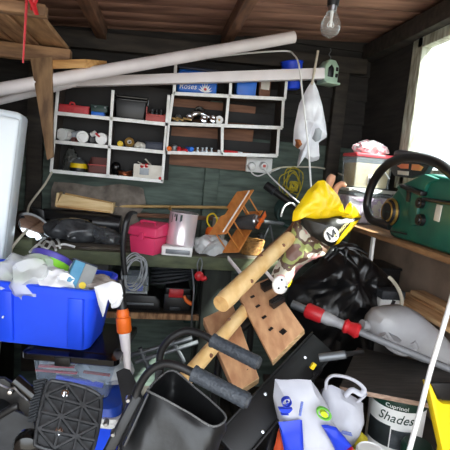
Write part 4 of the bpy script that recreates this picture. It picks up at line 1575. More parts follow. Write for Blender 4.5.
def tub(label, x0, y0, x1, y1, Y, d, fill, fillh, lid, zb, name='storage_tub', lidlab=None):
    c = W((x0 + x1) / 2, (y0 + y1) / 2, Y)
    w = S(x1 - x0, c)
    h = S(y1 - y0, c)
    p = thing(name, label, 'tub', V((c.x, Y + d / 2, zb)))
    k = .94
    m = M()
    x = c.x

    def ringf(s, z):
        return [V((x - w / 2 * s, Y + (1 - s) * d / 2, z)), V((x + w / 2 * s, Y + (1 - s) * d / 2, z)), V((x + w / 2 * s, Y + d - (1 - s) * d / 2, z)), V((x - w / 2 * s, Y + d - (1 - s) * d / 2, z))]
    a, b = ringf(k, zb + .001), ringf(1, zb + h * .9)
    m.add(a + b, [[3, 2, 1, 0], [0, 1, 5, 4], [1, 2, 6, 5], [2, 3, 7, 6], [3, 0, 4, 7]])
    m.done('body', g_clear, p)
    m = M()
    a, b = ringf(k * .95, zb + .006), ringf((k + (1 - k) * fillh) * .95, zb + h * .9 * fillh)
    m.hexa([a[0], a[1], b[1], b[0]], [a[3], a[2], b[2], b[3]], bev=.01)
    fo = m.done('contents', fill, p)
    m = M()
    a, b = ringf(1.05, zb + h * .9), ringf(1.03, zb + h)
    m.hexa([a[0], a[1], b[1], b[0]], [a[3], a[2], b[2], b[3]], bev=.005)
    m.done('lid', lid, p)
    return p, zb + h, c, w


m_fill1 = mat('cream_contents', (226, 204, 150), .8, rgb2=(196, 168, 112), scale=10, detail=6)
m_fill2 = mat('lilac_contents', [(222, 206, 212), (196, 164, 190), (226, 212, 190), (206, 186, 206)], .8, scale=11, lo=.4, hi=.6)
p, z1, c1, w1 = tub('larger clear tub with lilac contents, lower of the two on the right shelf', 346, 190, 397, 226, 2.1, .2, m_fill2, .85, g_milky, SZ)
m = M()
m.tube([V((c1.x - w1 * .45, 2.092, z1 - .006)), V((c1.x - w1 * .2, 2.085, z1 - .02)), V((c1.x, 2.085, z1 - .022)), V((c1.x + .03, 2.09, z1 - .012))], .004, n=6)
m.done('handle', m_grey_metal, p)
m = M()
m.box((c1.x + w1 * .28, 2.098, SZ + .07), (.05, .003, .045), bev=.001)
m.done('label_panel', m_white_plastic, p)
p, z2, c2, w2 = tub('smaller clear tub with cream contents and red lid, stacked on the lilac tub', 354, 155, 393, 190, 2.11, .17, m_fill1, .8, mat('coral_red_lid', (236, 76, 84), .45, rgb2=(216, 60, 70), scale=8), z1)
m = M()
m.box((c2.x - .005, 2.112, z1 + .05), (.04, .003, .05), bev=.001)
m.done('label_panel', m_paper, p)
m = M()
for k in range(6):
    m.box((c2.x - .018 + .007 * k, 2.109, z1 + .045), (.003 if k % 2 else .0045, .002, .025))
m.done('barcode', m_black_plastic, p)
m = M()
m.bar(V((c2.x + .03, 2.106, z1 + .13)), V((c2.x + .09, 2.104, z1 + .06)), .005, .005)
m.done('wire_clip', m_white_plastic, p)
m = M()
m.blob((c2.x + .005, 2.19, z2 + .028), (w2 * .44, .075, .036), (0, .03, 0), amp=.028, freq=26, seed=12, ridge=True, zmin=z2 + .001)
tag(m.done('pink_cloth', mat('pink_white_cloth', [(250, 244, 246), (246, 190, 200), (252, 248, 248)], .8, scale=22, lo=.45, hi=.6)), 'crumpled pink and white cloth on the red lidded tub', 'cloth')


# ---------------------------------------------------------------- chainsaw
def pxx(lst, X, o):
    out = []
    for x, y in lst:
        w_ = WX(x, y, X)
        out.append((-(w_.y - o.y), w_.z - o.z))
    return out


CX = 1.0
o = WX(420, 243, CX)
T = FR(V((CX, o.y, o.z)), (0, -1, 0))
p = thing('chainsaw', 'dark green chainsaw with a black wrap handle on the right shelf', 'chainsaw', V((1.08, o.y, SZ)))
dz = SZ - o.z
m_sawgreen = mat('dark_green_casing', (28, 100, 84), .38, rgb2=(22, 82, 70), scale=8)
body = pxx([(389, 236), (385, 214), (391, 195), (397, 188), (412, 181), (427, 173), (450, 178), (470, 176), (480, 200), (478, 268), (430, 249)], CX, o)
lowest = min(v for u, v in body)
body = [(u, max(v, dz + .002)) for u, v in body]
m = M(T)
m.prism(body, 0.0, .17, bev=.018, seg=3)
m.done('body', m_sawgreen, p)
m = M(T)
top = pxx([(398, 187), (412, 181), (427, 174), (440, 179), (430, 184), (420, 206), (418, 226), (412, 226), (408, 200)], CX, o)
m.prism(top, -.012, .02, bev=.006)
m.done('cover_panel', m_sawgreen, p)
c = T @ V((*pxx([(392.5, 212)], CX, o)[0][:1], -.004, pxx([(392.5, 212)], CX, o)[0][1]))
Tm = FR(c, (0, -1, 0), (0, 0, 1)) @ Euler((math.pi / 2, 0, 0)).to_matrix().to_4x4()
m = M(Tm)
m.lathe([(0, .028), (.035, .026), (.05, .016), (.056, 0), (.056, -.01)], n=32)
sc_ = m.done('starter_cover', m_black_plastic, p)
m = M(Tm)
m.lathe([(.052, .012), (.058, .014), (.06, .004), (.054, .002)], n=32)
m.lathe([(.04, .0245), (.043, .026), (.046, .0225), (.042, .021)], n=32)
m.done('trim_ring', m_brass, sc_)
m = M(Tm)
for k in range(9):
    m.box((0, -.036 + .009 * k, .0255 - abs(k - 4) * .0018), (.06 - abs(k - 4) * .01, .0035, .006), bev=.001, seg=1)
m.done('vent_slats', m_teal, sc_)


def sawpt(px, py, x):
    return WX(px, py, x)


m = M()
m.tube([sawpt(390, 226, .985), sawpt(381, 223, .965), sawpt(371, 219, .95), sawpt(367, 206, .945), sawpt(370, 190, .945), sawpt(377, 176, .95), sawpt(388, 164, .955), sawpt(403, 158, .96), sawpt(420, 158, .965), sawpt(437, 163, .97), sawpt(450, 172, .98), sawpt(462, 182, 1.0)], .0185, n=14)
m.done('wrap_handle', m_black_plastic, p)
# hand guard with two windows above the body
gx = 1.06
og = WX(410, 165, gx)
Tg = FR(V((gx, og.y, og.z)), (0, -1, 0))
m = M(Tg)
m.prism(pxx([(392, 159), (394, 151), (398, 149.5), (418, 152), (430, 157), (434, 162), (420, 160)], gx, og), 0, .05, bev=.006)
m.done('hand_guard', m_black_plastic, p)
m = M(Tg)
gp = pxx([(391, 162), (425, 160), (430, 165), (424, 174), (408, 178), (394, 176), (390, 170)], gx, og)
m.prism(gp, .0, .025, bev=.005)
gd = m.done('guard_plate', m_black_rubber, p)
m = M(Tg)
m.prism(pxx([(397.5, 166), (402, 163.8), (409, 164), (408.5, 168.8), (401, 168.5)], gx, og), -.003, .01, bev=.001)
m.done('orange_lit_hole', mat('orange_hole_light', (250, 150, 110), .5, rgb2=(240, 130, 90), scale=8), gd)  # light seen through the guard hole, put in as panel colour
m = M(Tg)
m.prism(pxx([(412.5, 164), (419, 164.5), (423.5, 167), (421, 171), (411.5, 170)], gx, og), -.003, .01, bev=.001)
m.done('yellow_panel', mat('peach_hole_light', (250, 198, 120), .5, rgb2=(248, 160, 100), scale=12), gd)  # second guard hole, its lit tone painted as a peach panel
m = M(Tg)
m.prism(pxx([(398, 170.5), (409, 171.5), (408.6, 175.5), (398, 174.5)], gx, og), -.003, .01, bev=.001)
m.done('white_label', m_paper, gd)
# levers, knobs, sticker
m = M()
m.bar(sawpt(403, 186, .98), sawpt(424, 194, .98), .03, .018, bev=.005)
m.bar(sawpt(410, 188, .985), sawpt(409, 202, .99), .02, .02, bev=.005)
m.done('choke_lever', m_black_plastic, p)
for nm, px, py, r in (('fuel_cap', 421, 203, .02), ('oil_cap', 421, 220, .022)):
    c = sawpt(px, py, .995)
    m = M(FR(c, (0, -1, 0)) @ Euler((math.pi / 2, 0, 0)).to_matrix().to_4x4())
    m.lathe([(0, .016), (r * .5, .016), (r * .6, .012), (r, .012), (r * 1.05, 0), (r * 1.05, -.012)], n=22)
    m.done(nm, m_black_plastic, p)
m = M()
m.bar(sawpt(423, 199, .985), sawpt(460, 205, .985), .016, .014, bev=.004)
m.done('side_bar', m_black_plastic, p)
m = M()
c = sawpt(438, 213, CX - .001)
m.box(c, (.004, .032, .06), (.08, 0, 0), bev=.001)
m.done('sticker', m_paper, p)
m = M()
m.bar(sawpt(391, 231, .985), sawpt(406, 234, .985), .012, .006, bev=.002)
m.done('base_strip', m_black_plastic, p)
m = M()
c = WZ(398, 237, SZ)
m.inflate([(-.03, 0), (.0, .004), (.03, .0), (.036, .012), (.01, .016), (-.02, .014)], .014, FR(c, (.3, -1, 0)), amp=.003, freq=60, seed=2, n=30, rings=4)
tag(m.done('yellow_rag', m_yellow), 'scrap of yellow plastic on the shelf edge below the chainsaw', 'scrap')

# ====================================================== foreground, left heap
def rrect(w, d, r, n=5):
    pts = []
    for cx, cy, a0 in ((w / 2 - r, d / 2 - r, 0), (-w / 2 + r, d / 2 - r, 90), (-w / 2 + r, -d / 2 + r, 180), (w / 2 - r, -d / 2 + r, 270)):
        for k in range(n + 1):
            a = R(a0 + 90 * k / n)
            pts.append((cx + r * math.cos(a), cy + r * math.sin(a)))
    return pts


def loft(m, rings, cap0=True, cap1=True, T=None):
    n = len(rings[0])
    vs = [p for r in rings for p in r]
    fs = [[i * n + j, i * n + (j + 1) % n, (i + 1) * n + (j + 1) % n, (i + 1) * n + j] for i in range(len(rings) - 1) for j in range(n)]
    if cap0:
        fs.append(list(range(n))[::-1])
    if cap1:
        fs.append([(len(rings) - 1) * n + j for j in range(n)])
    m.add(vs, fs, T)
    return m


def bintub(m, T, spec, **k):
    """spec: (width, depth, z, corner radius) rings"""
    return loft(m, [[(x, y, z) for x, y in rrect(w, d, r)] for w, d, z, r in spec], T=T, **k)


HX = rt0  # the heap faces the door, like the camera
fr_c = W(96, 289, 1.36)
BW, BD, BH = .58, .25, .215
zt = fr_c.z
ctr = V((fr_c.x, fr_c.y, 0)) - HX * (BW / 2) + V((math.sin(yaw), math.cos(yaw), 0)) * (BD / 2)
bz = zt - BH
T = FR((ctr.x, ctr.y, bz), HX) @ Euler((0, R(1.5), 0)).to_matrix().to_4x4()
p = thing('storage_bin', 'big bright blue plastic bin full of bags on the black lidded box', 'bin', (ctr.x, ctr.y, bz))
m = M(T)
bintub(m, None, [(BW - .06, BD - .06, 0, .03), (BW - .05, BD - .05, .004, .036), (BW - .004, BD - .004, BH - .035, .045), (BW - .002, BD - .002, BH - .012, .045), (BW - .012, BD - .012, BH - .012, .04), (BW - .05, BD - .05, .012, .03)])
m.done('body', m_blue, p)
m = M(T)
bintub(m, None, [(BW - .004, BD - .004, BH - .03, .045), (BW + .016, BD + .016, BH - .028, .05), (BW + .02, BD + .02, BH - .004, .052), (BW + .012, BD + .012, BH, .05), (BW - .012, BD - .012, BH, .04), (BW - .012, BD - .012, BH - .02, .04)], cap0=False, cap1=False)
m.done('rim', m_blue, p)
for u in (-.225, .0, .225):
    m = M(T)
    m.hexa([(u - .024, -BD / 2 + .014, .012), (u + .024, -BD / 2 + .014, .012), (u + .024, -BD / 2 - .012, BH - .028), (u - .024, -BD / 2 - .012, BH - .028)],
           [(u - .028, -BD / 2 + .04, .012), (u + .028, -BD / 2 + .04, .012), (u + .028, -BD / 2 + .02, BH - .028), (u - .028, -BD / 2 + .02, BH - .028)], bev=.005)
    m.done('rib', m_blue, p)
m = M(T)
m.box((-.0, -BD / 2 - .008, .1), (.005, .004, .008), (0, .3, 0), bev=.001)
m.done('white_fleck', m_white_plastic, p)


def inb(px, py, dy):
    """point in the bin: pixel column/row, dy back from the front rim"""
    return W(px, py, fr_c.y + dy)


q = inb(47, 264, .15)
p = thing('plastic_jar', 'clear plastic jar with a purple lid and green band in the blue bin', 'jar', q - V((0, 0, .1)))
Tj = Matrix.Translation(q + V((-.01, 0, -.05))) @ Euler((-.5, .3, 0)).to_matrix().to_4x4()
m = M(Tj)
m.lathe([(0, -.05), (.06, -.05), (.066, -.04), (.066, .06), (.058, .07)], n=28)
m.done('body', g_milky, p)
m = M(Tj)
m.lathe([(.0665, .035), (.068, .036), (.068, .062), (.0665, .063)], n=28)
m.done('green_band', mat('lime_green', (140, 214, 50), .45, rgb2=(120, 192, 36), scale=8), p)
m = M(Tj)
m.lathe([(.07, .062), (.071, .066), (.071, .08), (.066, .084), (0, .084)], n=28)
m.done('lid', mat('purple_lid', (84, 74, 170), .45, rgb2=(70, 60, 150), scale=8), p)
m = M()
q = inb(33, 272, .10)
m.blob(q + V((-.01, 0, -.02)), (.1, .075, .075), (0, .2, 0), amp=.03, freq=17, seed=21, ridge=True)
tag(m.done('clear_bag', g_bag), 'crumpled clear plastic bag in the blue bin, left of the jar', 'bag')
m = M()
q = inb(22, 283, .1)
m.blob(q + V((-.01, .03, -.0)), (.07, .04, .03), (0, 0, .2), amp=.015, freq=30, seed=25, ridge=True)
tag(m.done('green_packet', mat('green_packet', (128, 176, 110), .5, rgb2=(90, 140, 80), scale=20)), 'green packet showing through the clear bag in the blue bin', 'packet')
m = M()
q = inb(56, 277, .08)
m.blob(q + V((0, 0, -.015)), (.07, .055, .04), (0, .1, 0), amp=.022, freq=22, seed=30, ridge=True)
m_whitefilm = mat('white_film', (238, 238, 240), .45, rgb2=(214, 214, 218), scale=14, bump=.1)
tag(m.done('white_bag', m_whitefilm), 'crumpled white plastic bag in the blue bin, in front of the jar', 'bag')
# carton
q = inb(79, 272, .085)
p = thing('blue_carton', 'small blue and grey carton with a yellow spot leaning in the blue bin', 'carton', q - V((0, 0, .06)))
Tc = FR(q + V((0, 0, -.02)), (.85, .2, -.35), (.3, .35, .9))
m = M(Tc)
m.box((-.018, 0, 0), (.034, .05, .1), bev=.002)
m.done('body', mat('teal_blue_card', (92, 158, 190), .6, rgb2=(70, 130, 166), scale=10), p)
m = M(Tc)
m.box((.02, .0, 0), (.042, .051, .1), bev=.002)
m.done('grey_side', mat('grey_card', (150, 152, 150), .6, rgb2=(120, 122, 122), scale=10), p)
m = M(Tc)
m.box((0, .003, .052), (.08, .05, .006), bev=.001)
m.done('dark_end', m_navy, p)
m = M(Tc)
m.lathe([(0, .004), (.011, .004), (.0115, 0), (0, 0)], Matrix.Translation((.016, -.026, -.02)) @ Euler((math.pi / 2, 0, 0)).to_matrix().to_4x4(), n=20)
m.done('yellow_spot', m_yellow, p)
for i, (px, py, r, mt, lb) in enumerate(((69, 267, .013, m_white_plastic, 'white knotted end sticking up in the blue bin by the carton'), (73, 266, .009, m_dull_red, 'small red scrap in the blue bin beside the carton'))):
    q = inb(px, py, .17)
    m = M()
    m.tube([q + V((-.02, 0, -.07)), q + V((-.005, 0, -.01)), q + V((.012, 0, .005)), q + V((.024, 0, -.012))], r * .7, n=8)
    tag(m.done('scrap', mt), lb, 'scrap')
m = M()
q = inb(103, 281, .12)
m.blob(q + V((-.01, 0, -.012)), (.075, .06, .026), (0, .1, 0), amp=.018, freq=26, seed=33, ridge=True)
tag(m.done('grey_rag', mat('dusty_rag', (188, 178, 170), .9, rgb2=(130, 118, 110), scale=24, bump=.2)), 'dusty pale rag in the right end of the blue bin', 'rag')
# white bag hanging over the rim
m = M()
o = inb(107, 298, -.012)


def flap(pts, seed, th=.012):
    m.inflate(pxo(pts, o.y, o), th, FR((o.x, o.y, o.z)), amp=.008, freq=40, seed=seed, n=48, rings=6)


flap([(94, 287), (112, 281), (121, 284), (123, 293), (121, 303), (114, 308), (112, 298), (108, 296), (106, 305), (105, 312), (103, 318), (101, 312), (98, 303)], 2)
m.tube([W(112, 306, o.y - .004), W(117, 304, o.y - .008), W(121, 296, o.y - .004)], [.008, .01, .008], n=8)
tag(m.done('white_bag', m_whitefilm), 'white plastic bag spilling over the right front rim of the blue bin', 'bag')

# clear box with the black lid below the bin
lx = W(26, 352, 1.40)
rx = W(117, 350, 1.40)
bw = (rx - lx).length
cc = (lx + rx) / 2 + V((math.sin(yaw), math.cos(yaw), 0)) * .13
topz = bz - .008
T = FR((cc.x, cc.y, 0), HX)
p = thing('clear_box', 'clear plastic box with a glossy black lid below the blue bin', 'box', (cc.x, cc.y, topz - .17))
m = M(T)
bintub(m, None, [(bw + .02, .30, topz - .035, .02), (bw + .03, .31, topz - .03, .022), (bw + .03, .31, topz - .012, .022), (bw - .01, .27, topz - .006, .02), (bw - .02, .26, topz, .02)])
m.done('lid', m_black_gloss, p)
m = M(T)
m.box((-.02, -.158, topz - .028), (.05, .008, .03), bev=.002)
m.box((-.02, -.16, topz - .01), (bw * .8, .005, .004), bev=.001)
m.done('lid_catch', m_black_plastic, p)
m = M(T)
bintub(m, None, [(bw - .05, .24, topz - .165, .02), (bw - .02, .27, topz - .035, .024)], cap1=False)
m.done('body', glassmat('bluish_clear_plastic', (236, 244, 255), .24, (190, 208, 232), 1.4, .12), p)
for i, (u, v, w, h, mt, lb) in enumerate(((-.055, .088, .12, .007, m_red, 'red strip nearest the lid inside the clear box'), (-.06, .062, .14, .006, m_red, 'longer red strip lower down inside the clear box'), (.08, .075, .09, .006, m_dull_red, 'dull red strip at the right inside the clear box'), (.02, .035, .16, .014, m_blue, 'blue strip lying low inside the clear box'))):
    m = M(T)
    m.box((u, -.115 + .014 * (i % 2), topz - .155 + v), (w, .012, h), (.1, .06 * (i - 1), .02), bev=.002)
    tag(m.done('coloured_strip', mt), lb, 'strip', 'strips inside the clear box')
m = M(T)
m.blob((.08, -.02, topz - .11), (.1, .08, .04), amp=.02, freq=25, seed=41, ridge=True)
tag(m.done('inner_bag', g_bag), 'crumpled clear bag packed inside the right of the clear box', 'bag')
m = M(T)
m.blob((-.05, .03, topz - .12), (.12, .07, .03), amp=.015, freq=25, seed=44, ridge=True)
tag(m.done('paper_bundle', m_paper), 'pale paper bundle packed inside the left of the clear box', 'paper')

# blue lidded tub below
q = W(109, 408, 1.34)
T = FR((q.x - .07, q.y + .13, 0), HX)
z0 = topz - .17
p = thing('blue_tub', 'blue lidded tub with a white rim under the clear box', 'tub', (q.x - .07, q.y + .13, z0 - .17))
m = M(T)
bintub(m, None, [(.23, .2, z0 - .17, .03), (.25, .22, z0 - .07, .034)])
m.done('body', m_blue, p)
for k in range(2):
    m = M(T)
    bintub(m, None, [(.26, .235, z0 - .07 + .017 * k, .034), (.268, .24, z0 - .066 + .017 * k, .036), (.268, .24, z0 - .058 + .017 * k, .036), (.26, .235, z0 - .054 + .017 * k, .034)])
    m.done('rim', m_white_plastic, p)
m = M(T)
bintub(m, None, [(.245, .215, z0 - .037, .034), (.235, .205, z0 - .012, .05), (.2, .17, z0 - .002, .05), (.1, .08, z0, .03)])
m.done('lid', mat('mid_blue_lid', (40, 84, 196), .42, rgb2=(32, 70, 172), scale=5), p)
# crate that carries the heap
p = thing('black_crate', 'black crate on the floor carrying the left hand heap of boxes', 'crate', (-.35, 1.5, 0))
zc = z0 - .172
m = M(FR((-.34, 1.53, 0), HX))
bintub(m, None, [(.44, .26, 0, .03), (.48, .28, zc - .03, .035), (.5, .3, zc - .03, .04), (.5, .3, zc, .04)])
m.done('body', m_black_plastic, p)
# tube with the orange collar
A, B = W(120, 280, 1.47), W(127.5, 368, 1.42)
p = thing('garden_lance', 'grey tube with an orange collar and black handle standing right of the blue bin', 'tool', V((B.x, B.y, 0)))
d = (B - A)
M().tube([A, A + d * .3, A + d * .34], [.014, .016, .017], n=14, res=1).done('handle', m_black_plastic, p)
M().tube([A + d * .33, A + d * .37, A + d * .42, A + d * .43, A + d * .58, A + d * .6], [.018, .022, .021, .025, .025, .021], n=18, res=1).done('collar', m_orange, p)
M().tube([A + d * .6, A + d * 1., A + d * 2.6], [.0195, .011, .009], n=16, res=1).done('tube', m_plastic_pipe, p)
# black drape behind it
o = W(122, 385, 1.3)
m = M()
m.inflate(pxo([(116, 372), (128, 366), (140, 390), (152, 420), (190, 600), (150, 610), (118, 440), (124, 395)], 1.25, o), .03, FR((o.x, 1.25, o.z)), amp=.02, freq=14, seed=15)
tag(m.done('black_cover', mat('black_cloth', (34, 34, 38), .8, rgb2=(22, 22, 25), scale=20)), 'black cloth hanging between the blue tub and the folded wheelchair', 'cloth')

# ------------------------------------------------------- folded wheelchair
g = W(150, 400, .95)
p = thing('wheelchair', 'folded wheelchair with grey grips and black fabric back, front centre', 'wheelchair', (g.x, g.y, 0))
m_grip = mat('grey_grip_rubber', (60, 66, 74), .55, rgb2=(44, 49, 56), scale=160, bump=.35)


def push_handle(pts, ge, rt_, rg):
    P = [W(*q) for q in pts]
    E = W(*ge)
    m = M()
    m.tube(P + [P[-1].lerp(E, .25)], rt_, n=14, res=6)
    o_ = m.done('push_handle', m_black_metal, p)
    d = E - P[-1]
    m = M()
    N_ = 26
    m.tube([P[-1] + d * (k / N_) for k in range(N_ + 1)], [rg * (1.12 if k in (0, 1) else (1.06 if k > N_ - 3 else 1 + .045 * (k % 2))) for k in range(N_ + 1)], n=18, res=1)
    m.done('grip', m_grip, o_)
    m = M()
    m.lathe([(rg * .95, 0), (rg * .8, .006), (0, .007)], Matrix.Translation(E) @ d.to_track_quat('Z', 'Y').to_matrix().to_4x4(), n=18)
    m.done('grip_end', m_black_rubber, o_)


push_handle([(134, 402, .93), (139, 387, .93), (149, 372, .92), (163, 364, .91), (178, 366, .895), (193, 373, .88)], (247, 401, .82), .0092, .0165)
push_handle([(159, 372, 1.1), (161, 352, 1.1), (171, 338, 1.09), (186, 331, 1.08), (201, 334, 1.06), (212, 340, 1.04)], (258, 363, .97), .0098, .0165)
# posts down to the floor
for (a, b, w) in (((138, 394, .94), (106, 456, .9), .034), ((160, 368, 1.1), (150, 470, 1.06), .026)):
    A, B = W(*a), W(*b)
    m = M()
    m.bar(A, B, .022, w, (0, -1, .2), bev=.005)
    C_ = V((B.x, B.y, .0))
    m.bar(B, C_, .022, .024, (0, -1, 0), bev=.004)
    m.done('back_post', m_black_metal, p)
for q in ((128, 400, .915), (106, 424, .88), (113, 434, .875)):
    c = W(*q)
    m = M()
    m.lathe([(0, .005), (.004, .005), (.0058, .001), (.0058, -.012)], FR(c, (1, 0, 0), (0, -1, 0)) @ Matrix.Identity(4), n=10)
    m2 = None
    m.done('bolt', m_steel, p)
L0 = [(147, 391, .945), (165, 400, .92), (190, 414, .90), (213, 427, .88), (226, 418, .92), (214, 404, .97), (195, 388, 1.02), (173, 371, 1.06), (157, 380, 1.0)]
L1 = [(136, 420, .93), (153, 432, .895), (180, 445, .875), (203, 458, .86), (214, 450, .9), (202, 437, .95), (185, 424, 1.0), (164, 408, 1.04), (146, 410, .98)]
L2 = [(112, 465, .90), (132, 480, .875), (165, 495, .855), (190, 510, .85), (200, 500, .88), (188, 486, .93), (170, 470, .97), (146, 455, 1.0), (124, 455, .95)]
L0, L1, L2 = [smooth_path([W(*q) for q in L] + [W(*L[0])], 5) for L in (L0, L1, L2)]


def pouch(u, v):
    k = u * (len(L0) - 1)
    i = min(int(k), len(L0) - 2)
    f = k - i
    a = L0[i].lerp(L0[i + 1], f)
    b = L1[i].lerp(L1[i + 1], f)
    c = L2[i].lerp(L2[i + 1], f)
    q = a * (1 - v) * (1 - 2 * v) + b * 4 * v * (1 - v) + c * v * (2 * v - 1)
    w = min(1, v * 6)
    nz = noise.noise(V((q.x * 16, q.y * 16, q.z * 7))) * .012 + noise.noise(V((q.x * 40 + q.z * 20, q.y * 30, q.z * 12))) * .004
    return q + V((nz, -nz, nz * .3)) * w


m = M()
m.sheet(pouch, 60, 20, .003)
fab = m.done('fabric_back', mat('black_satin_fabric', (20, 21, 23), .4, rgb2=(14, 15, 16), scale=90, bump=.05), p)
m = M()
m.tube([q + V((0, 0, .001)) for q in L0], .0026, n=6, res=1)
m.done('hem', mat('grey_hem', (112, 112, 112), .7, rgb2=(78, 78, 80), scale=300), fab)
m = M()
m.bar(W(148, 393, .93), W(124, 446, .885), .006, .018, (0, -1, .2), bev=.002)
m.done('side_strap', m_black_plastic, fab)

# -------------------------------------------------------------- footrest
A, B, C_, D = W(48, 380, 1.0), W(103, 397, 1.0), W(91, 456, .9), W(34, 446, .9)
nrm = (B - A).cross(D - A).normalized()
if nrm.dot(CAM - A) < 0:
    nrm = -nrm


def fp(u, v, h=0):
    return A * (1 - u) * (1 - v) + B * u * (1 - v) + C_ * u * v + D * (1 - u) * v + nrm * h


p = thing('wheelchair_footrest', 'black ribbed wheelchair footplate lying underside up at the lower left', 'footrest', ((A.x + C_.x) / 2, .95, .7))
m_fp = mat('dark_grey_nylon', (44, 45, 48), .5, rgb2=(30, 31, 33), scale=60, bump=.05)
edge = [(0.06, 0), (.5, -.05), (.86, -.02), (.98, .1), (1.02, .5), (1, .94), (.9, 1.02), (.5, 1.03), (.06, 1), (0, .9), (-.02, .5), (0, .1)]
m = M()
n = len(edge)
m.add([fp(u, v, -.006) for u, v in edge] + [fp(u, v, 0) for u, v in edge], [list(range(n))[::-1], list(range(n, 2 * n))] + [[i, (i + 1) % n, n + (i + 1) % n, n + i] for i in range(n)])
base = m.done('plate', m_fp, p, smooth=20)
m = M()
m.tube([fp(u, v, .005) for u, v in edge], .0045, n=8, res=3, close=True)
m.done('rim', m_fp, base)


def rib(u0, v0, u1, v1):
    m = M()
    m.bar(fp(u0, v0, .006), fp(u1, v1, .006), .0045, .014, nrm)
    m.done('rib', m_fp, base)


for u in (.34, .67):
    rib(u, -.02, u, 1.0)
for v in (.26, .52, .77):
    rib(0, v, 1, v)
for i in range(3):
    for j in range(4):
        u0, u1 = (0, .34, .67, 1)[i:i + 2]
        v0, v1 = (0, .26, .52, .77, 1)[j:j + 2]
        if (i + j) % 2:
            rib(u0, v0, u1, v1)
        else:
            rib(u1, v0, u0, v1)
for px, py in ((68.5, 387), (58, 430)):
    c = W(px, py, .955 if py < 400 else .92)
    cen = fp(.33, .14, .0) if py < 400 else fp(.36, .74, .0)
    Tq = Matrix.Translation(cen) @ nrm.to_track_quat('Z', 'Y').to_matrix().to_4x4()
    m = M(Tq)
    m.lathe([(.009, 0), (.009, .008), (.004, .009), (.004, .024), (.002, .026), (0, .026)], n=6)
    m.done('bolt', m_chrome, p)
# ridged tread edge at the left of the plate
m = M()
for k in range(14):
    v = .0 + .045 * k
    m.bar(fp(-.03, v, -.002), fp(-.20 + .004 * k, v + .05, -.02), .004, .016, nrm)
e0 = [fp(-.03, -.02, -.008), fp(-.2, .03, -.028), fp(-.15, .66, -.028), fp(-.03, .62, -.008)]
m.add(e0 + [q + nrm * .008 for q in e0], [[0, 1, 2, 3], [7, 6, 5, 4], [0, 4, 5, 1], [1, 5, 6, 2], [2, 6, 7, 3], [3, 7, 4, 0]])
m.done('tread_edge', m_black_rubber, p)
# hinge tube, plate, bolt, struts
a, b = W(15, 380, 1.0), W(34, 396, .99)
m = M()
m.pipe(a, b, .0145, .004)
m.done('hinge_tube', m_black_gloss, p)
o = W(12, 395, 1.0)
m = M()
m.prism(pxo([(-14, 378), (4, 379), (14, 386), (32, 404), (38, 418), (34, 424), (20, 410), (4, 400), (-14, 396)], 1.0, o), 0, .012, FR((o.x, 1.0, o.z)), bev=.002)
m.done('hinge_plate', m_black_metal, p)
m = M()
c = W(10.5, 391.5, .985)
m.lathe([(.0, .008), (.005, .007), (.0075, .002), (.0085, 0), (.0085, -.004)], FR(c) @ Euler((math.pi / 2, 0, 0)).to_matrix().to_4x4(), n=12)
m.done('bolt', m_chrome, p)
m = M()
m.tube([W(-10, 380, .985), W(7, 388, .983), W(14, 388, .98), W(20, 394, .98), W(32, 405, .985)], .0022, n=6)
m.done('wire_spring', m_steel, p)
m = M()
m.tube([W(-14, 424, .98), W(12, 408, .97), W(18, 406, .97)], .009, n=10)
m.done('strut', m_black_metal, p)
o = W(15, 435, 1.02)
m = M()
m.prism(pxo([(-14, 428), (12, 410), (34, 420), (38, 470), (-14, 470)], 1.03, o), 0, .01, FR((o.x, 1.03, o.z)), bev=.003)
m.done('side_panel', mat('grey_skirt_panel', (48, 50, 54), .6, rgb2=(38, 40, 43), scale=40), p)
m = M()
c = W(27, 447, .93)
m.lathe([(0, .012), (.012, .012), (.026, .006), (.032, -.006), (.032, -.02), (0, -.02)], FR(c) @ Euler((math.pi / 2, 0, 0)).to_matrix().to_4x4(), n=20)
m.done('pivot_cap', m_black_gloss, p)
m = M()
q = fp(.5, .5, -.006)
m.tube([q, q - nrm * .05 + V((0, 0, -.05)), V((q.x, q.y + .1, .4)), V((q.x, q.y + .1, .0))], .011, n=10)
m.done('stem', m_black_metal, p)

# ===================================================== foreground, right heap
def ptube(pts, r, n=12, res=5, m=None, **k):
    m = m or M()
    m.tube([W(*q) for q in pts], r, n=n, res=res, **k)
    return m


m_log = mat('peeled_pine_pole', (240, 206, 150), .5, rgb2=(222, 180, 116), scale=9, stretch=(3, 1.2, 3), bump=.06, detail=6)
m_endgrain = mat('sawn_end_grain', (222, 180, 118), .7, rgb2=(190, 140, 84), scale=30)


def pole(label, A, B, r, taper=.94):
    p = thing('wooden_pole', label, 'pole', A if A.z < B.z else B, 'peeled poles across the heap')
    d = (B - A).normalized()
    L = (B - A).length
    m = M()
    N_ = 14
    m.tube([A + (B - A) * (k / N_) for k in range(N_ + 1)], [r * (.9 if k == 0 else (1 - (1 - taper) * k / N_) * (1 + .012 * math.sin(k * 2.1))) for k in range(N_ + 1)], n=24, res=1)
    m.done('shaft', m_log, p)
    m = M()
    m.lathe([(0, -.0015), (r * .86, -.0015), (r * .9, .003)], Matrix.Translation(A) @ d.to_track_quat('Z', 'Y').to_matrix().to_4x4(), n=24)
    m.done('sawn_end', m_endgrain, p)
    for t, a in ((.28, .6), (.55, 2.2), (.8, 1.0)):
        c = A + (B - A) * t
        side = (CAM - c).cross(d).normalized()
        nn = d.cross(side).normalized()
        if nn.dot(CAM - c) < 0:
            nn = -nn
        c = c + (nn * math.cos(a - 1.2) + side * math.sin(a - 1.2)) * r * .93
        m = M()
        m.blob(c, (.007, .007, .007), sub=2)
        m.done('knot', m_brown_board, p)
    return p


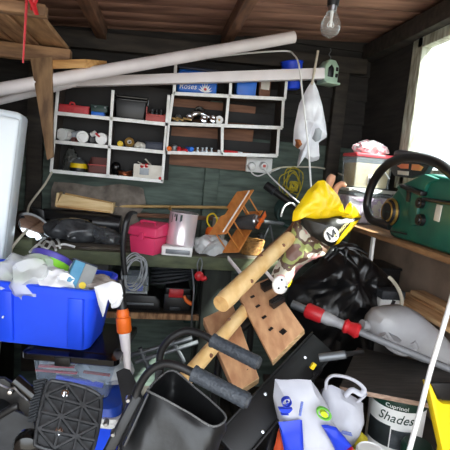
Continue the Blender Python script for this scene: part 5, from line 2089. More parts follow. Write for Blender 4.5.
pole('thick peeled pole with its round sawn end towards the camera, upper of the two', W(221, 304, 1.20), W(289, 238, 1.60), .0285)
pole('slimmer peeled pole running down under the grey grips, lower of the two', W(172, 394, 1.09), W(266, 286, 1.55), .0225)

m = ptube([(254, 266, 1.66), (262, 258, 1.66), (276, 245, 1.68), (290, 232, 1.70), (299, 218, 1.72), (304, 200, 1.74)], [.02, .024, .024, .022, .02, .02], flat=.7)
tag(m.done('curved_stick', mat('varnished_brown_wood', (142, 92, 58), .4, rgb2=(108, 66, 40), scale=9, stretch=(3, 1, 3))), 'curved brown varnished handle rising behind the upper pole to the yellow sack', 'stick')
a, b = W(228, 258, 1.7), W(247, 281, 1.6)
m = M()
m.bar(a, b, .006, .03, (0, -1, .6), bev=.002)
m.bar(a + V((0, -.006, 0)), b + V((0, -.006, 0)), .008, .006, (0, -1, .6), bev=.001)
tag(m.done('metal_strip', m_plastic_pipe), 'pale flat metal strip leaning between the bench corner and the upper pole', 'strip')

# folding workbench: two jaw boards with clamp pegs, black steel frame
g = W(270, 350, 1.3)
p = thing('folding_workbench', 'folding workbench with two plywood jaws and black steel frame, tipped up in the heap', 'folding workbench', (g.x, g.y, 0))
m_ply = mat('stained_plywood', (214, 168, 126), .6, rgb2=(178, 128, 92), scale=8, stretch=(4, 1.4, 1.4), bump=.08, detail=7)
m_plyedge = mat('plywood_edge', (222, 190, 146), .6, rgb2=(186, 146, 100), scale=30, stretch=(1, 1, 6))


def jaw(tl, tr, br, bl, slots, stamps):
    P = [W(*q) for q in (bl, br, tr, tl)]
    nn = (P[1] - P[0]).cross(P[3] - P[0]).normalized()
    if nn.dot(CAM - P[0]) < 0:
        nn = -nn
    m = M()
    m.hexa(P, [q - nn * .026 for q in P], bev=.002)
    o_ = m.done('jaw_board', m_ply, p)
    ed = (P[0] - P[3]).normalized()
    m = M()
    m.hexa([P[0] + ed * .0015 - nn * .024, P[1] + ed * .0015 - nn * .024, P[1] + ed * .0015 - nn * .002, P[0] + ed * .0015 - nn * .002], [q - ed * .003 for q in (P[0] - nn * .024, P[1] - nn * .024, P[1] - nn * .002, P[0] - nn * .002)])
    m.done('ply_edge', m_plyedge, o_)

    def at(u, v, h=0):
        return P[3] * (1 - u) * (1 - v) + P[2] * u * (1 - v) + P[1] * u * v + P[0] * (1 - u) * v + nn * h
    for u, v in slots:
        m = M()
        q = at(u, v)
        t = (at(u + .05, v) - q).normalized()
        m.bar(q - t * .008, q + t * .008, .009, .003, nn, bev=.001)
        m.done('peg_hole', m_black_plastic, o_)
    for u, v, w_ in stamps:
        m = M()
        q = at(u, v)
        t = (at(u + .05, v) - q).normalized()
        m.bar(q - t * w_, q + t * w_, .018, .002, nn)
        m.done('black_plate', m_black_plastic, o_)
    return at, nn


at1, n1 = jaw((236, 291, 1.47), (268, 278, 1.5), (304, 329, 1.26), (272, 361, 1.20), ((.33, .18), (.33, .34), (.33, .52), (.33, .70)), ((.55, .83, .010),))
at2, n2 = jaw((203, 318, 1.47), (233, 304, 1.5), (259, 377, 1.19), (236, 392, 1.14), ((.5, .2), (.45, .45), (.5, .7)), ((.55, .84, .012), (.3, .76, .008)))


def peg(at, nn, u, v):
    q = at(u, v)
    ax = (at(u + .1, v) - q).normalized()
    ay = (at(u, v + .1) - q).normalized()
    m = M()
    m.bar(q - ax * .026 + nn * .016, q + ax * .026 + nn * .016, .026, .026, nn, bev=.003)
    for k in (-1, 0, 1):
        m.bar(q - ax * .028 + ay * (.008 * k) + nn * .03, q + ax * .028 + ay * (.008 * k) + nn * .03, .004, .006, nn, bev=.001)
    m.done('clamp_peg', m_black_plastic, p)


peg(at1, n1, .85, .17)
peg(at1, n1, .80, .47)
# white swivel foot
c = W(281, 285, 1.34)
Td = FR(c, (.9, .2, -.45), (.2, -.95, .3))
m = M(Td)
m.lathe([(0, .006), (.016, .006), (.026, .003), (.03, -.002), (.03, -.008), (.02, -.012), (0, -.012)], n=28)
o_ = m.done('swivel_disc', m_white_plastic, p)
m = M()
m.tube([c - (Td.to_3x3() @ V((0, 0, .01))), W(273, 280, 1.40), W(266, 272, 1.43)], .006, n=8)
m.done('threaded_stem', m_plastic_pipe, o_)
for a_ in (0, 2.1, 4.2):
    m = M(Td)
    m.lathe([(0, .0075), (.0035, .0075), (.0035, .005)], Matrix.Translation((.017 * math.cos(a_), .017 * math.sin(a_), 0)), n=8)
    m.done('screw_hole', m_black_plastic, o_)
# steel frame
A, B = W(322, 344, 1.28), W(228, 450, 1.0)
side = V((.55, -.35, -.3))
m = M()
nf = (CAM - A).normalized()
m.bar(A, B, .088, .02, nf, bev=.004)
m.done('frame_channel', m_black_metal, p)
d = (B - A).normalized()
cr_ = d.cross(nf).normalized()
for off in (-.046, .046):
    m = M()
    m.bar(A + cr_ * off + nf * .006, B + cr_ * off + nf * .006, .006, .032, nf, bev=.002)
    m.done('frame_flange', m_black_metal, p)
for px, py, Y in ((307, 355.5, 1.225), (268, 391, 1.115), (266.5, 428, 1.03)):
    c = W(px, py, Y)
    t_ = (c - A).dot(d)
    base_ = A + d * t_ + cr_ * max(-.04, min(.04, (c - A).dot(cr_))) + nf * .010
    m = M(Matrix.Translation(base_) @ nf.to_track_quat('Z', 'Y').to_matrix().to_4x4())
    m.lathe([(.0062, 0), (.0062, .002), (.004, .005), (0, .0055)], n=14)
    m.done('bolt', m_steel, p)
for a, b in ((W(284, 366, 1.24), W(240, 455, 1.02)), (W(300, 350, 1.32), W(262, 470, 1.08))):
    m = M()
    m.bar(a, b, .02, .014, (0, -1, 0), bev=.003)
    m.done('strut', m_black_metal, p)
for a, b in ((B, V((B.x - .02, B.y + .02, 0))), (A + V((0, .03, -.03)), V((A.x - .05, A.y + .1, 0))), (at2(.5, .2) - n2 * .03, V((.26, 1.62, 0))), (at1(.4, .1) - n1 * .03, V((.42, 1.62, 0)))):
    m = M()
    m.tube([a, b], .013, n=10, res=1)
    m.done('leg', m_black_metal, p)
m = M()
m.bar(at2(.1, .3) - n2 * .036, at1(.9, .3) - n1 * .036, .05, .018, n1, bev=.003)
m.done('cross_bar', m_black_metal, p)
m = ptube([(319, 358, 1.19), (346, 354.5, 1.17)], .0125, n=14)
o_ = m.done('crank_handle', m_black_rubber, p)
m = M()
m.lathe([(0, 0), (.012, 0), (.0125, .003), (.0125, .075), (.011, .078), (0, .078)], Matrix.Translation(W(319, 358, 1.18)) @ (W(346, 354.5, 1.16) - W(319, 358, 1.18)).to_track_quat('Z', 'Y').to_matrix().to_4x4(), n=16)
m.done('grey_sleeve', m_grey_metal, o_)
m = ptube([(345, 354.5, 1.175), (354, 353, 1.2), (362, 352, 1.3)], .008, n=10)
m.done('crank_rod', m_black_metal, p)

# chest that carries the right hand heap
p = thing('dark_chest', 'dark wooden chest on the floor carrying the right hand heap', 'chest', (.9, 1.4, 0))
M().box((.91, 1.42, .19), (.64, 1.1, .38), bev=.006).done('body', m_dark_timber, p)
M().box((.91, 1.42, .395), (.66, 1.14, .03), bev=.004).done('lid', m_dark_timber, p)
CZ = .41

# black bin bag
o = W(345, 300, 1.86)
m = M()
bo = [(u, max(v, CZ + .03 - o.z)) for u, v in pxo([(318, 262), (324, 250), (333, 243), (345, 241), (352, 246), (366, 256), (380, 268), (389, 277), (388, 296), (384, 318), (384, 372), (372, 402), (330, 402), (304, 372), (292, 325), (286, 300), (290, 284), (304, 274)], 1.86, o)]
m.inflate(bo, .15, FR((o.x, 1.86, o.z)), back=.5, rings=16, n=120, amp=.06, freq=9, seed=8, power=.6, ctr=(.0, .12))
bb = thing('bin_bag', 'big glossy black bin bag slumped behind the yellow bag', 'bin bag', V((o.x, 1.86, CZ)))
m.done('bag', mat('black_bin_bag_film', (17, 17, 19), .3, rgb2=(10, 10, 11), scale=16, stretch=(1, 1, .5), bump=.5, detail=7), bb)
m = M()
for k in range(7):
    a = k * .9
    q0 = W(336 + 3 * (k % 3), 247, 1.74)
    m.tube([q0, q0 + V((.05 * math.cos(a) + .02, -.02, .012 - .008 * k)), q0 + V((.10 * math.cos(a) + .03, -.035, -.015 - .01 * k))], [.012, .014, .004], n=8, flat=.4)
m.done('tied_neck', mat('black_bin_bag_film', (0, 0, 0)), bb)

# yellow printed bag
Yb = 1.60
o = W(318, 230, Yb)
p = thing('yellow_sack', 'yellow sack with black band and round white M badge, resting on the bin bag', 'sack', V((o.x, Yb, o.z - .12)))
Ty = FR(o)
m_ysack = mat('yellow_sack_film', (250, 216, 20), .38, rgb2=(226, 190, 8), scale=9, bump=.12)
m = M(Ty)
m.inflate(pxo([(318, 181), (324, 180), (331, 187), (338, 195), (343, 205), (344, 215), (352, 214), (346, 216), (330, 218), (312, 220), (299, 217), (292, 222), (293, 212), (300, 202), (308, 190)], Yb, o), .05, amp=.028, freq=13, seed=4, back=.8)
m.done('yellow_panel', m_ysack, p)
m = M(Ty)
m.inflate(pxo([(338, 219), (347, 212), (352, 202), (358, 208), (364, 218), (352, 221)], Yb - .02, o), .03, amp=.008, freq=20, seed=2, n=40, rings=6)
m.done('torn_flap', m_ysack, p)
m = M(Ty)
m.inflate(pxo([(299, 217), (318, 216), (345, 215), (362, 217), (352, 229), (338, 243), (330, 247), (318, 241), (308, 234)], Yb, o), .04, amp=.010, freq=12, seed=6, back=1.0)
m.done('black_band', mat('black_printed_film', (34, 33, 30), .4, rgb2=(24, 23, 21), scale=9), p)
m = M(Ty)
m.inflate(pxo([(352, 219), (363, 217), (352, 231), (337, 247), (333, 244), (342, 232)], Yb - .03, o), .04, amp=.004, freq=14, seed=3, n=48, rings=6, back=.3)
m.done('yellow_edge', m_ysack, p)
m_camo = mat('printed_food_film', [(116, 84, 72), (150, 156, 92), (92, 70, 56), (190, 182, 164), (196, 140, 136), (140, 90, 92)], .45, scale=7, lo=.36, hi=.6, detail=3)
m = M(Ty)
m.inflate(pxo([(296, 219), (306, 230), (316, 238), (331, 246), (326, 254), (312, 259), (300, 268), (286, 287), (280, 290), (270, 291), (268, 283), (274, 268), (284, 252), (290, 236)], Yb, o), .04, amp=.022, freq=15, seed=11, back=.7)
m.done('printed_panel', m_camo, p)
m = M(Ty)
m.inflate(pxo([(270, 291), (284, 288), (288, 276), (294, 281), (291, 288), (280, 293)], Yb - .02, o), .015, amp=.005, freq=30, seed=12, n=40, rings=5)
m.done('yellow_corner', m_ysack, p)
# badge and lettering on the band
c = W(331.5, 234.5, Yb - .062)
ux = (W(340, 226, Yb - .062) - W(331, 237, Yb - .058)).normalized()
Tb = FR(c, (.97, -.12, -.02), (-.05, .15, 1))
m = M(Tb @ Euler((math.pi / 2, 0, 0)).to_matrix().to_4x4())
m.lathe([(0, .002), (.028, .002), (.029, -.003), (.029, -.012), (0, -.012)], n=36)
bd = m.done('white_badge', m_white_plastic, p)
Tm_ = FR(c + Tb.to_3x3() @ V((0, -.0035, 0)), Tb.to_3x3() @ V((.86, 0, .5)), Tb.to_3x3() @ V((-.5, 0, .86)))
m = M(Tm_)
m.prism([(a_ * .0165, b_ * .0165) for a_, b_ in ((-1, -1), (-.62, -1), (-.62, .35), (-.16, -.75), (.16, -.75), (.62, .35), (.62, -1), (1, -1), (1, 1), (.6, 1), (0, -.25), (-.6, 1), (-1, 1))], -.001, .003)
m.done('badge_letter', m_black_plastic, bd)
c2 = W(341.5, 229.5, Yb - .085)
text('band_lettering', 'MORRISONS', .0135, FR(c2, Tb.to_3x3() @ V((.6, 0, .8)), Tb.to_3x3() @ V((-.8, 0, .6))), mat('gold_print', (232, 216, 150), .5, rgb2=(206, 188, 118), scale=30), p, ext=.001)
# pinkish glove fingers sticking up behind
p = thing('pink_glove', 'pinkish rubber glove fingers poking up behind the yellow sack', 'glove', W(334, 195, 1.72))
m_glove = mat('pink_beige_rubber', (216, 164, 132), .5, rgb2=(190, 136, 106), scale=12)
m = ptube([(327, 200, 1.72), (328, 188, 1.72), (331, 179, 1.72), (333, 175, 1.72)], [.016, .017, .018, .012], n=14, m=M())
m.done('finger', m_glove, p)
m = ptube([(332, 203, 1.74), (334, 194, 1.74), (337, 187, 1.74), (342, 184, 1.73), (346, 186, 1.72)], [.014, .015, .013, .012, .007], n=14)
m.done('thumb', m_glove, p)
m = M()
m.blob(W(332, 212, 1.75), (.035, .025, .085), amp=.008, freq=20, seed=2)
m.done('palm', m_glove, p)

# black box behind, striped adaptor and pale cable loop
c = W(400, 285, 2.0)
p = thing('black_box', 'flat black box against the right wall behind the pine planks', 'box', V((1.1, 2.0, CZ)))
bt = W(405, 270, 1.98).z
M().box((1.13, 2.06, (CZ + bt) / 2), (.2, .2, bt - CZ), bev=.004).done('body', m_black_plastic, p)
M().box((1.13, 2.06, bt + .005), (.21, .21, .012), bev=.003).done('lid', m_black_plastic, p)
for dx in (-.05, -.02):
    M().lathe([(0, .004), (.004, .004), (.004, -.002)], FR((1.13 + dx, 1.957, bt - .06 - dx * .4)) @ Euler((math.pi / 2, 0, 0)).to_matrix().to_4x4(), n=8).done('stud', m_steel, p)
c = W(388, 303, 1.72)
p = thing('striped_case', 'small white case with black stripes between the bin bag and grey can', 'case', c - V((0, 0, .03)))
M().box(c, (.1, .06, .05), (0, .0, -.1), bev=.004).done('body', m_white_plastic, p)
for dx in (-.008, .022):
    M().box(c + V((dx + .01, -.031, 0)), (.016, .004, .046), (0, .25, -.1), bev=.001).done('black_stripe', m_black_plastic, p)
M().box(c + V((0, 0, .045)), (.11, .08, .04), bev=.006).done('dark_top', m_black_rubber, p)
zz = c.z - .025
M().box((c.x, c.y + .02, (CZ + zz) / 2), (.1, .08, zz - CZ), bev=.004).done('plinth', m_black_plastic, p)
cable('white_cable', 'thick pale cable arching down beside the striped case', [(389, 277, 1.72), (393, 281, 1.70), (399, 290, 1.66), (402, 300, 1.64), (401, 307, 1.64)], .008, m_cream)

# pine planks against the right wall
P0 = W(400, 304, 1.70)
pz = P0.z + .018
for i, (dx, dzz, y0, y1, w_, lb) in enumerate(((0, 0, 1.10, 1.75, .085, 'pine plank lying nearest the grey can on the right'), (.088, .004, 1.05, 1.82, .075, 'middle pine plank of the three by the right wall'), (.15, .026, 1.0, 1.78, .07, 'uppermost pine plank against the right wall lining'))):
    m = M()
    x = P0.x + dx + w_ / 2
    x = min(x, XR - .01 - w_ / 2)
    m.box((x, (y0 + y1) / 2, pz - .009 + dzz), (w_, y1 - y0, .02), (0, 0, .02 * (1 - i)), bev=.003)
    tag(m.done('pine_plank', mat('weathered_pine', (232, 194, 146), .65, rgb2=(196, 150, 104), scale=7, stretch=(7, 1, 5), bump=.12)), lb, 'plank', 'pine planks by the right wall')

# level dark plank
pl_z = .745
q = [WZ(340, 386, pl_z), WZ(456, 408, pl_z), WZ(452, 368, pl_z), WZ(357, 347, pl_z)]
q[1].x = min(q[1].x, XR - .01)
q[2].x = min(q[2].x, XR - .01)
p = thing('dark_plank', 'wide dark stained plank lying over the paint tub', 'plank', V(((q[0].x + q[1].x) / 2, q[0].y, pl_z)))
m = M()
m.hexa([v - V((0, 0, .018)) for v in q], q, bev=.0015)
m.done('board', mat('dark_stained_plank', (66, 62, 58), .65, rgb2=(44, 42, 40), scale=10, stretch=(1, 7, 7), bump=.15), p)
m = M()
dv = V((0, -.0015, 0))
m.hexa([q[0] - V((0, 0, .0165)) + dv, q[1] - V((0, 0, .0165)) + dv, q[1] - V((0, 0, .0015)) + dv, q[0] - V((0, 0, .0015)) + dv], [v + V((0, .004, 0)) for v in (q[0] - V((0, 0, .0165)), q[1] - V((0, 0, .0165)), q[1] - V((0, 0, .0015)), q[0] - V((0, 0, .0015)))])
m.done('raw_edge', mat('raw_plank_edge', (176, 148, 128), .7, rgb2=(130, 104, 88), scale=40, stretch=(1, 1, 5)), p)

# grey can
Yc = 1.43
o = W(410, 335, Yc)
p = thing('grey_can', 'grey plastic can lying on its side behind the dark plank', 'can', V((o.x, Yc, pl_z)))
Tg = FR(o)
out = pxo([(366, 329), (369, 318), (376, 310), (391, 307.5), (407, 306.5), (419, 313), (436, 328), (452, 345), (453, 363), (438, 363), (416, 359), (396, 350), (378, 341), (367, 336)], Yc, o)
m_can = mat('grey_polythene', (168, 168, 170), .5, rgb2=(148, 148, 152), scale=6, bump=.03)
m = M(Tg)
m.inflate(out, .085, rings=12, power=.32, amp=.004, freq=6, seed=1, back=1.2)
m.done('body', m_can, p)
m = M(Tg)
hp = [V((u, -.078, v)) for u, v in pxo([(372, 326), (378, 337), (392, 344), (403, 340), (400, 333)], Yc, o)]
m.tube(hp, .012, n=12)
m.done('handle', m_can, p)
m = M(Tg)
m.inflate(pxo([(375, 322), (388, 326), (399, 335), (392, 340), (380, 334)], Yc, o), .082, rings=5, power=.4, back=.2, n=40)
m.done('handle_recess', mat('grey_recess', (140, 140, 144), .55, rgb2=(124, 124, 128), scale=6), p)
A = W(367, 327, Yc)
m = M()
m.lathe([(.016, 0), (.016, .02), (.02, .022), (.02, .036), (0, .036)], Matrix.Translation(A + V((.01, 0, 0))) @ V((-.9, -.1, .25)).to_track_quat('Z', 'Y').to_matrix().to_4x4(), n=20)
m.done('neck', m_can, p)

# strimmer shaft with red collars
A, B = W(292, 304, 1.50), W(462, 374, 1.16)
p = thing('red_collared_shaft', 'grey tool shaft with two red collars lying across the heap below the bin bag', 'tool', W(349, 333, 1.36) - V((0, 0, .03)))


def onln(px):
    """point of the shaft line at this pixel column"""
    lo, hi = 0., 1.
    for _ in range(40):
        t = (lo + hi) / 2
        q = A.lerp(B, t) - CAM
        x = 225 + F * q.dot(rt) / q.dot(fw)
        if x < px:
            lo = t
        else:
            hi = t
    return A.lerp(B, lo)


M().tube([A, onln(309)], .016, n=14, res=1).done('tail_tube', m_grey_metal, p)
M().tube([onln(306), onln(308), onln(321), onln(323)], [.024, .029, .027, .023], n=20, res=1).done('red_collar', m_red, p)
M().tube([onln(321), onln(328), onln(338), onln(346)], [.022, .024, .017, .018], n=18, res=3).done('clear_housing', mat('pale_grey_plastic', (168, 168, 170), .4, rgb2=(140, 140, 144), scale=20), p)
M().tube([onln(344), onln(346), onln(349), onln(357), onln(360)], [.022, .027, .021, .028, .02], n=20, res=1).done('red_collar', m_red, p)
M().tube([onln(359), onln(420), B], [.0125, .0115, .0115], n=14, res=1).done('shaft', mat('mid_grey_tube', (120, 122, 126), .45, rgb2=(104, 106, 110), scale=10), p)

# paint tub with its label
c = W(404, 420, 1.24)
pr_ = .094
p = thing('paint_tub', 'white paint tub labelled Shades with dark green top under the dark plank', 'paint tub', V((c.x, 1.24 + .05, CZ)))
Tp = Matrix.Translation(V((c.x, 1.29, CZ))) @ Euler((0, 0, R(-33))).to_matrix().to_4x4()
hh = pl_z - .018 - .004 - CZ
m_dkgreen = mat('dark_green_label', (22, 56, 44), .45, rgb2=(16, 44, 34), scale=10)
m = M(Tp)
m.lathe([(0, 0), (pr_ * .93, 0), (pr_ * .95, .004), (pr_ * 1., hh * .9), (pr_ * 1.0, hh * .96)], n=48)
m.done('body', m_white_plastic, p)
m = M(Tp)
m.lathe([(pr_ * 1.002, hh * .945), (pr_ * 1.03, hh * .95), (pr_ * 1.03, hh * .985), (pr_ * 1.0, hh), (0, hh)], n=48)
m.done('lid', m_dkgreen, p)
rr = lambda z: pr_ * (.95 + .05 * z / (hh * .9))


def band(name, z0, z1, mt, a0=-math.pi, a1=math.pi, off=.0012):
    m = M(Tp)
    N_ = 40
    vs = []
    for z in (z0, z1):
        for k in range(N_ + 1):
            a = a0 + (a1 - a0) * k / N_ - math.pi / 2
            for r_ in (rr(z) + off, rr(z) - .001):
                vs.append((r_ * math.cos(a), r_ * math.sin(a), z))
    n2_ = 2 * (N_ + 1)
    fs = []
    for k in range(N_):
        fs.append([2 * k, 2 * k + 2, n2_ + 2 * k + 2, n2_ + 2 * k])
        fs.append([n2_ + 2 * k, n2_ + 2 * k + 2, n2_ + 2 * k + 3, n2_ + 2 * k + 1])
        fs.append([2 * k + 1, 2 * k + 3, 2 * k + 2, 2 * k])
    m.add(vs, fs)
    return m.done(name, mt, p)


band('green_band', hh * .87, hh * .945, m_dkgreen)
band('photo_panel', hh * .44, hh * .68, mat('dark_photo_print', (40, 46, 48), .5, rgb2=(24, 28, 30), scale=14), -1.05, -.12)
band('photo_panel', hh * .44, hh * .65, mat('grey_photo_print', (86, 92, 98), .5, rgb2=(40, 46, 52), scale=22), -.08, .75)
band('brown_band', hh * .02, hh * .34, mat('brown_print', (110, 96, 84), .5, rgb2=(84, 72, 62), scale=14))
tz = lambda z: FR(Tp @ V((0, -rr(z) - .001, z)), Tp.to_3x3() @ V((1, 0, 0)))
text('brand_lettering', 'Cuprinol', .018, tz(hh * .905), m_white_plastic, p, wrap=pr_, sx=1.15, ext=.0006)
text('name_lettering', 'Shades', .044, tz(hh * .775), m_dkgreen, p, wrap=pr_, shear=.3, sx=.95, ext=.0008)

# small dark green tub, white lid, yellow panel, white pole
c = W(423, 453, 1.10)
p = thing('green_tub', 'small dark green tub with white band at the bottom, in front of the paint tub', 'tub', V((c.x, 1.12, CZ)))
Tq = Matrix.Translation(V((c.x, 1.13, CZ)))
ht = c.z + .012 - CZ
M(Tq).lathe([(0, 0), (.042, 0), (.045, ht - .05), (0, ht - .05)], n=32).done('body', m_white_plastic, p)
M(Tq).lathe([(.044, ht - .05), (.047, ht - .05), (.048, ht - .012), (.044, ht - .004), (.04, ht), (0, ht)], n=32).done('lid', m_dkgreen, p)
M(Tq).lathe([(.0446, ht - .10), (.0454, ht - .10), (.0456, ht - .075), (.0446, ht - .075)], n=32).done('green_band', m_dkgreen, p)
c = W(378, 460, 1.0)
p = thing('white_pot', 'round white lidded pot at the bottom edge right of the carrier bag', 'pot', V((c.x, 1.04, CZ)))
Tq = Matrix.Translation(V((c.x, 1.04, CZ)))
ht = c.z - CZ
M(Tq).lathe([(0, 0), (.034, 0), (.038, ht - .02), (0, ht - .02)], n=32).done('body', m_white_plastic, p)
M(Tq).lathe([(.036, ht - .02), (.041, ht - .02), (.041, ht - .002), (.037, ht + .003), (.034, ht), (0, ht)], n=32).done('lid', m_white_plastic, p)
o = W(440, 425, 1.0)
p = thing('yellow_case', 'yellow plastic case standing at the bottom right corner', 'case', V((o.x, 1.02, CZ)))
Ty = FR(o)
zb_ = CZ - o.z
yp = pxo([(428, 384), (431, 384), (438, 400), (443, 404), (466, 405), (466, 448)], 1.0, o)
y8 = pxo([(443, 452)], 1.0, o)[0]
yp = yp[:5] + [(yp[5][0], zb_), (y8[0], zb_), y8]
m = M(Ty)
m.prism(yp, 0, .028, bev=.003)
m.done('body', m_yellow, p)
m = M(Ty)
m.prism(pxo([(433, 385), (466, 385), (466, 403), (444, 402), (439, 398)], 1.0, o), .008, .022, bev=.002)
m.done('dark_window', m_black_plastic, p)
m = M(Ty)
m.prism(pxo([(451, 411), (458, 411), (458, 420), (451, 420)], 1.0, o), -.002, .004)
m.done('red_logo', m_dull_red, p)
m = ptube([(459, 272, 1.02), (450, 304, 1.0), (441, 335, .985), (430, 372, .97), (419, 415, .955), (408, 455, .945), (396, 500, .94)], .0068, n=10)
tag(m.done('white_pole', m_white_plastic), 'thin white pole leaning across the lower right corner', 'pole')

# carrier bags
m_carrier = mat('white_carrier_film', (184, 185, 194), .5, rgb2=(166, 167, 178), scale=8, bump=.15)
m_cblue = mat('blue_print', (28, 60, 196), .45, rgb2=(22, 48, 170), scale=8)
Yg = 1.06
o = W(310, 420, Yg)
p = thing('carrier_bag', 'white carrier bag with blue blocks and a round blue crest, bottom centre', 'carrier bag', V((o.x, Yg, CZ)))
Tg = FR(o)
zb_ = CZ - o.z + .002


def cbag(lst, th, seed, name, mt, parent, Y=Yg, amp=.012, freq=10, back=1., n=72, rings=9, low=False, power=.5):
    m = M(Tg)
    pts = [(u, max(v, zb_)) for u, v in pxo(lst, Y, o)]
    off = Y - Yg
    m.inflate(pts, th, Matrix.Translation((0, off, 0)), amp=amp, freq=freq, seed=seed, back=back, n=n, rings=rings, power=power)
    return m.done(name, mt, parent)


cbag([(275, 379), (284, 380), (297, 379), (311, 380), (318, 390), (327, 404), (334, 424), (346, 438), (356, 452), (356, 520), (300, 520), (288, 480), (284, 450), (279, 425), (273, 398)], .05, 2, 'bag', m_carrier, p, amp=.012, freq=11, power=.35)
cbag([(278.5, 422), (290, 421), (302, 419), (303, 432), (307, 520), (298, 520), (286, 460)], .016, 3, 'blue_block', m_cblue, p, Y=Yg - .056, amp=.012, back=.2, power=.3)
cbag([(321, 425), (326, 424.5), (336, 427), (344, 436), (352, 446), (344, 452), (338, 456), (330, 440)], .016, 4, 'blue_block', m_cblue, p, Y=Yg - .056, amp=.008, back=.2, power=.3, n=48)
cbag([(344, 452), (352, 446), (353, 448), (345, 455)], .018, 5, 'red_stripe', m_red, p, Y=Yg - .056, amp=.002, back=.2, power=.3, n=30, rings=4)
cbag([(345, 455), (353, 448), (362, 456), (362, 520), (345, 520)], .014, 6, 'yellow_block', m_yellow, p, Y=Yg - .056, amp=.004, back=.2, power=.3, n=40, rings=5)
# leaf badge
c = W(324, 414, Yg - .068)
Tl = FR(c, (.8, .0, -.6), (.6, -.1, .8))
m = M(Tl @ Matrix.Diagonal((1, 1, .62, 1)) @ Euler((math.pi / 2, 0, 0)).to_matrix().to_4x4())
m.lathe([(.019, .002), (.024, .002), (.024, -.006), (.019, -.006), (.019, .002)], n=32)
m.done('green_ring', mat('leaf_green', (110, 186, 70), .5, rgb2=(90, 164, 54), scale=10), p)
m = M(Tl @ Matrix.Diagonal((1, 1, .6, 1)) @ Euler((math.pi / 2, 0, 0)).to_matrix().to_4x4())
m.lathe([(0, .003), (.012, .003), (.012, -.008), (0, -.008)], n=24)
m.done('leaf_spot', mat('lime_print', (190, 212, 40), .5, rgb2=(170, 194, 26), scale=10), p)
# crest: ring with an S and a swallow-tailed ribbon under it
c = W(287, 403, Yg - .066)
Tl = FR(c, (1, .0, -.03), (0, -.05, 1))
Rx = Euler((math.pi / 2, 0, 0)).to_matrix().to_4x4()
for ra, rb_ in ((.0118, .0128),):
    m = M(Tl @ Rx)
    m.lathe([(ra, .001), (rb_, .001), (rb_, -.012), (ra, -.012), (ra, .001)], n=32)
    m.done('crest_ring', m_cblue, p)
text('crest_letter', 'S', .016, Tl, m_cblue, p, ext=.003)
m = M(Tl)
m.prism([(-.020, -.017), (.018, -.017), (.014, -.024), (.009, -.029), (-.008, -.029), (-.014, -.024)], -.001, .01)
m.done('crest_ribbon', m_cblue, p)
m = M(Tl)
m.prism([(-.010, -.033), (.010, -.033), (.010, -.0345), (-.010, -.0345)], -.001, .01)
m.done('crest_line', m_cblue, p)
# column of small print
m = M(FR(W(301, 409, Yg - .064), (1, 0, -.03), (0, -.02, 1)))
for k in range(9):
    m.box((0, 0, -.0175 + k * .0045), (.0065, .004, .0026), bev=0)
m.done('small_print', mat('faded_blue_print', (120, 136, 206), .5, rgb2=(100, 118, 190), scale=20), p)

p2 = thing('carrier_bag', 'white carrier bag with its looped handles up, right behind the blue block bag', 'carrier bag', V((W(345, 410, 1.14).x, 1.14, CZ)))
o2 = W(345, 410, 1.14)
m = M(FR(o2))
pts = [(u, max(v, CZ - o2.z + .002)) for u, v in pxo([(324, 388), (330, 384), (345, 391), (356, 398), (363, 402), (363, 416), (358, 433), (350, 440), (352, 520), (322, 520), (316, 440), (318, 405)], 1.14, o2)]
m.inflate(pts, .045, amp=.02, freq=14, seed=17, power=.4)
m.done('bag', m_carrier, p2)
for pts in (((326, 388, 1.11), (327, 380, 1.10), (333, 375.5, 1.10), (346, 377, 1.10), (357, 382, 1.10), (364, 389, 1.10), (361, 394, 1.105), (352, 390, 1.11), (345, 396, 1.115)), ((357, 402, 1.11), (362, 398, 1.105), (366, 394, 1.10))):
    m = ptube(pts, .0085, n=10, flat=.55)
    m.done('handle', m_carrier, p2)
m = M(FR(W(346, 434, 1.085), (1, 0, -.25), (.1, -.05, 1)))
for k in range(2):
    m.box((0, 0, .006 * k), (.04 - .01 * k, .004, .003))
m.done('small_print', mat('faded_blue_print', (0, 0, 0)), p2)
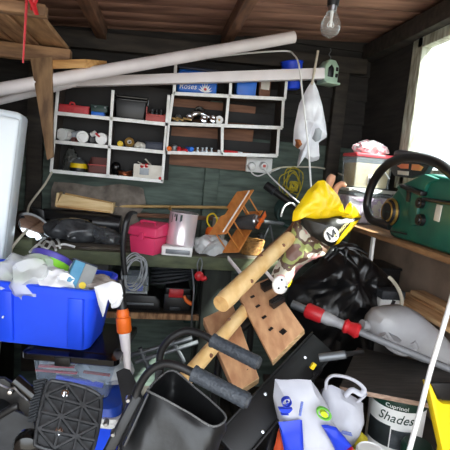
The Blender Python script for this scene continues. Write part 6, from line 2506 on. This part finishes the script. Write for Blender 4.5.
# dropped bits
o = W(281, 440, 1.10)
m = M()
m.inflate([(u, v) for u, v in pxo([(277, 424), (285, 440), (290, 470), (268, 470), (272, 445)], 1.12, o)], .02, FR(o), amp=.006, freq=20, seed=2, n=40, rings=5)
tag(m.done('orange_cloth', mat('orange_cloth', (214, 84, 40), .8, rgb2=(180, 64, 28), scale=20)), 'orange cloth showing behind the left edge of the carrier bag', 'cloth')
m = ptube([(311, 378, 1.19), (316, 372, 1.19), (320, 368, 1.18)], [.012, .013, .01], n=12)
tag(m.done('black_bottle', m_black_plastic), 'small dark bottle behind the top of the blue block carrier bag', 'bottle')
m = M()
c = W(313, 366, 1.16)
m.box(c, (.014, .01, .02), (0, .5, 0), bev=.002)
tag(m.done('yellow_peg', m_yellow), 'small yellow peg just below the crank handle', 'peg')
o = W(358, 436, 1.16)
m = M()
m.inflate(pxo([(350, 436), (360, 430), (368, 438), (366, 460), (352, 470)], 1.17, o), .03, FR((o.x, 1.17, o.z)), amp=.006, freq=20, seed=4, n=40, rings=5)
tag(m.done('olive_cloth', mat('olive_yellow_cloth', (190, 176, 40), .8, rgb2=(150, 138, 26), scale=20)), 'olive yellow cloth between the carrier bags and the white pot', 'cloth')

# =============================================================== light, world
wd = bpy.data.worlds.new('daylight')
sc.world = wd
wd.use_nodes = True
nt = wd.node_tree
bg = nt.nodes['Background']
tc = nt.nodes.new('ShaderNodeTexCoord')
sp = nt.nodes.new('ShaderNodeSeparateXYZ')
nt.links.new(tc.outputs['Generated'], sp.inputs[0])
cr = nt.nodes.new('ShaderNodeValToRGB')
cr.color_ramp.elements[0].position = .40
cr.color_ramp.elements[0].color = lin((170, 165, 155))
cr.color_ramp.elements[1].position = .52
cr.color_ramp.elements[1].color = lin((236, 243, 250))
mr = nt.nodes.new('ShaderNodeMapRange')
mr.inputs['From Min'].default_value = -1
mr.inputs['From Max'].default_value = 1
nt.links.new(sp.outputs['Z'], mr.inputs['Value'])
nt.links.new(mr.outputs[0], cr.inputs['Fac'])
nt.links.new(cr.outputs['Color'], bg.inputs['Color'])
bg.inputs['Strength'].default_value = 1.3

sl = bpy.data.lights.new('sun', 'SUN')
sl.energy = 7
sl.angle = R(1.5)
sl.color = (1, .97, .9)
so = bpy.data.objects.new('sun', sl)
COL.objects.link(so)
d = V((-.56, .32, -.76))
so.rotation_euler = d.to_track_quat('-Z', 'Y').to_euler()

vs = sc.view_settings
vs.view_transform = 'Standard'
vs.look = 'None'
vs.gamma = 1
vs.use_curve_mapping = False
vs.exposure = 2.25
sc.cycles.use_denoising = True
sc.cycles.max_bounces = 6
sc.cycles.transparent_max_bounces = 12
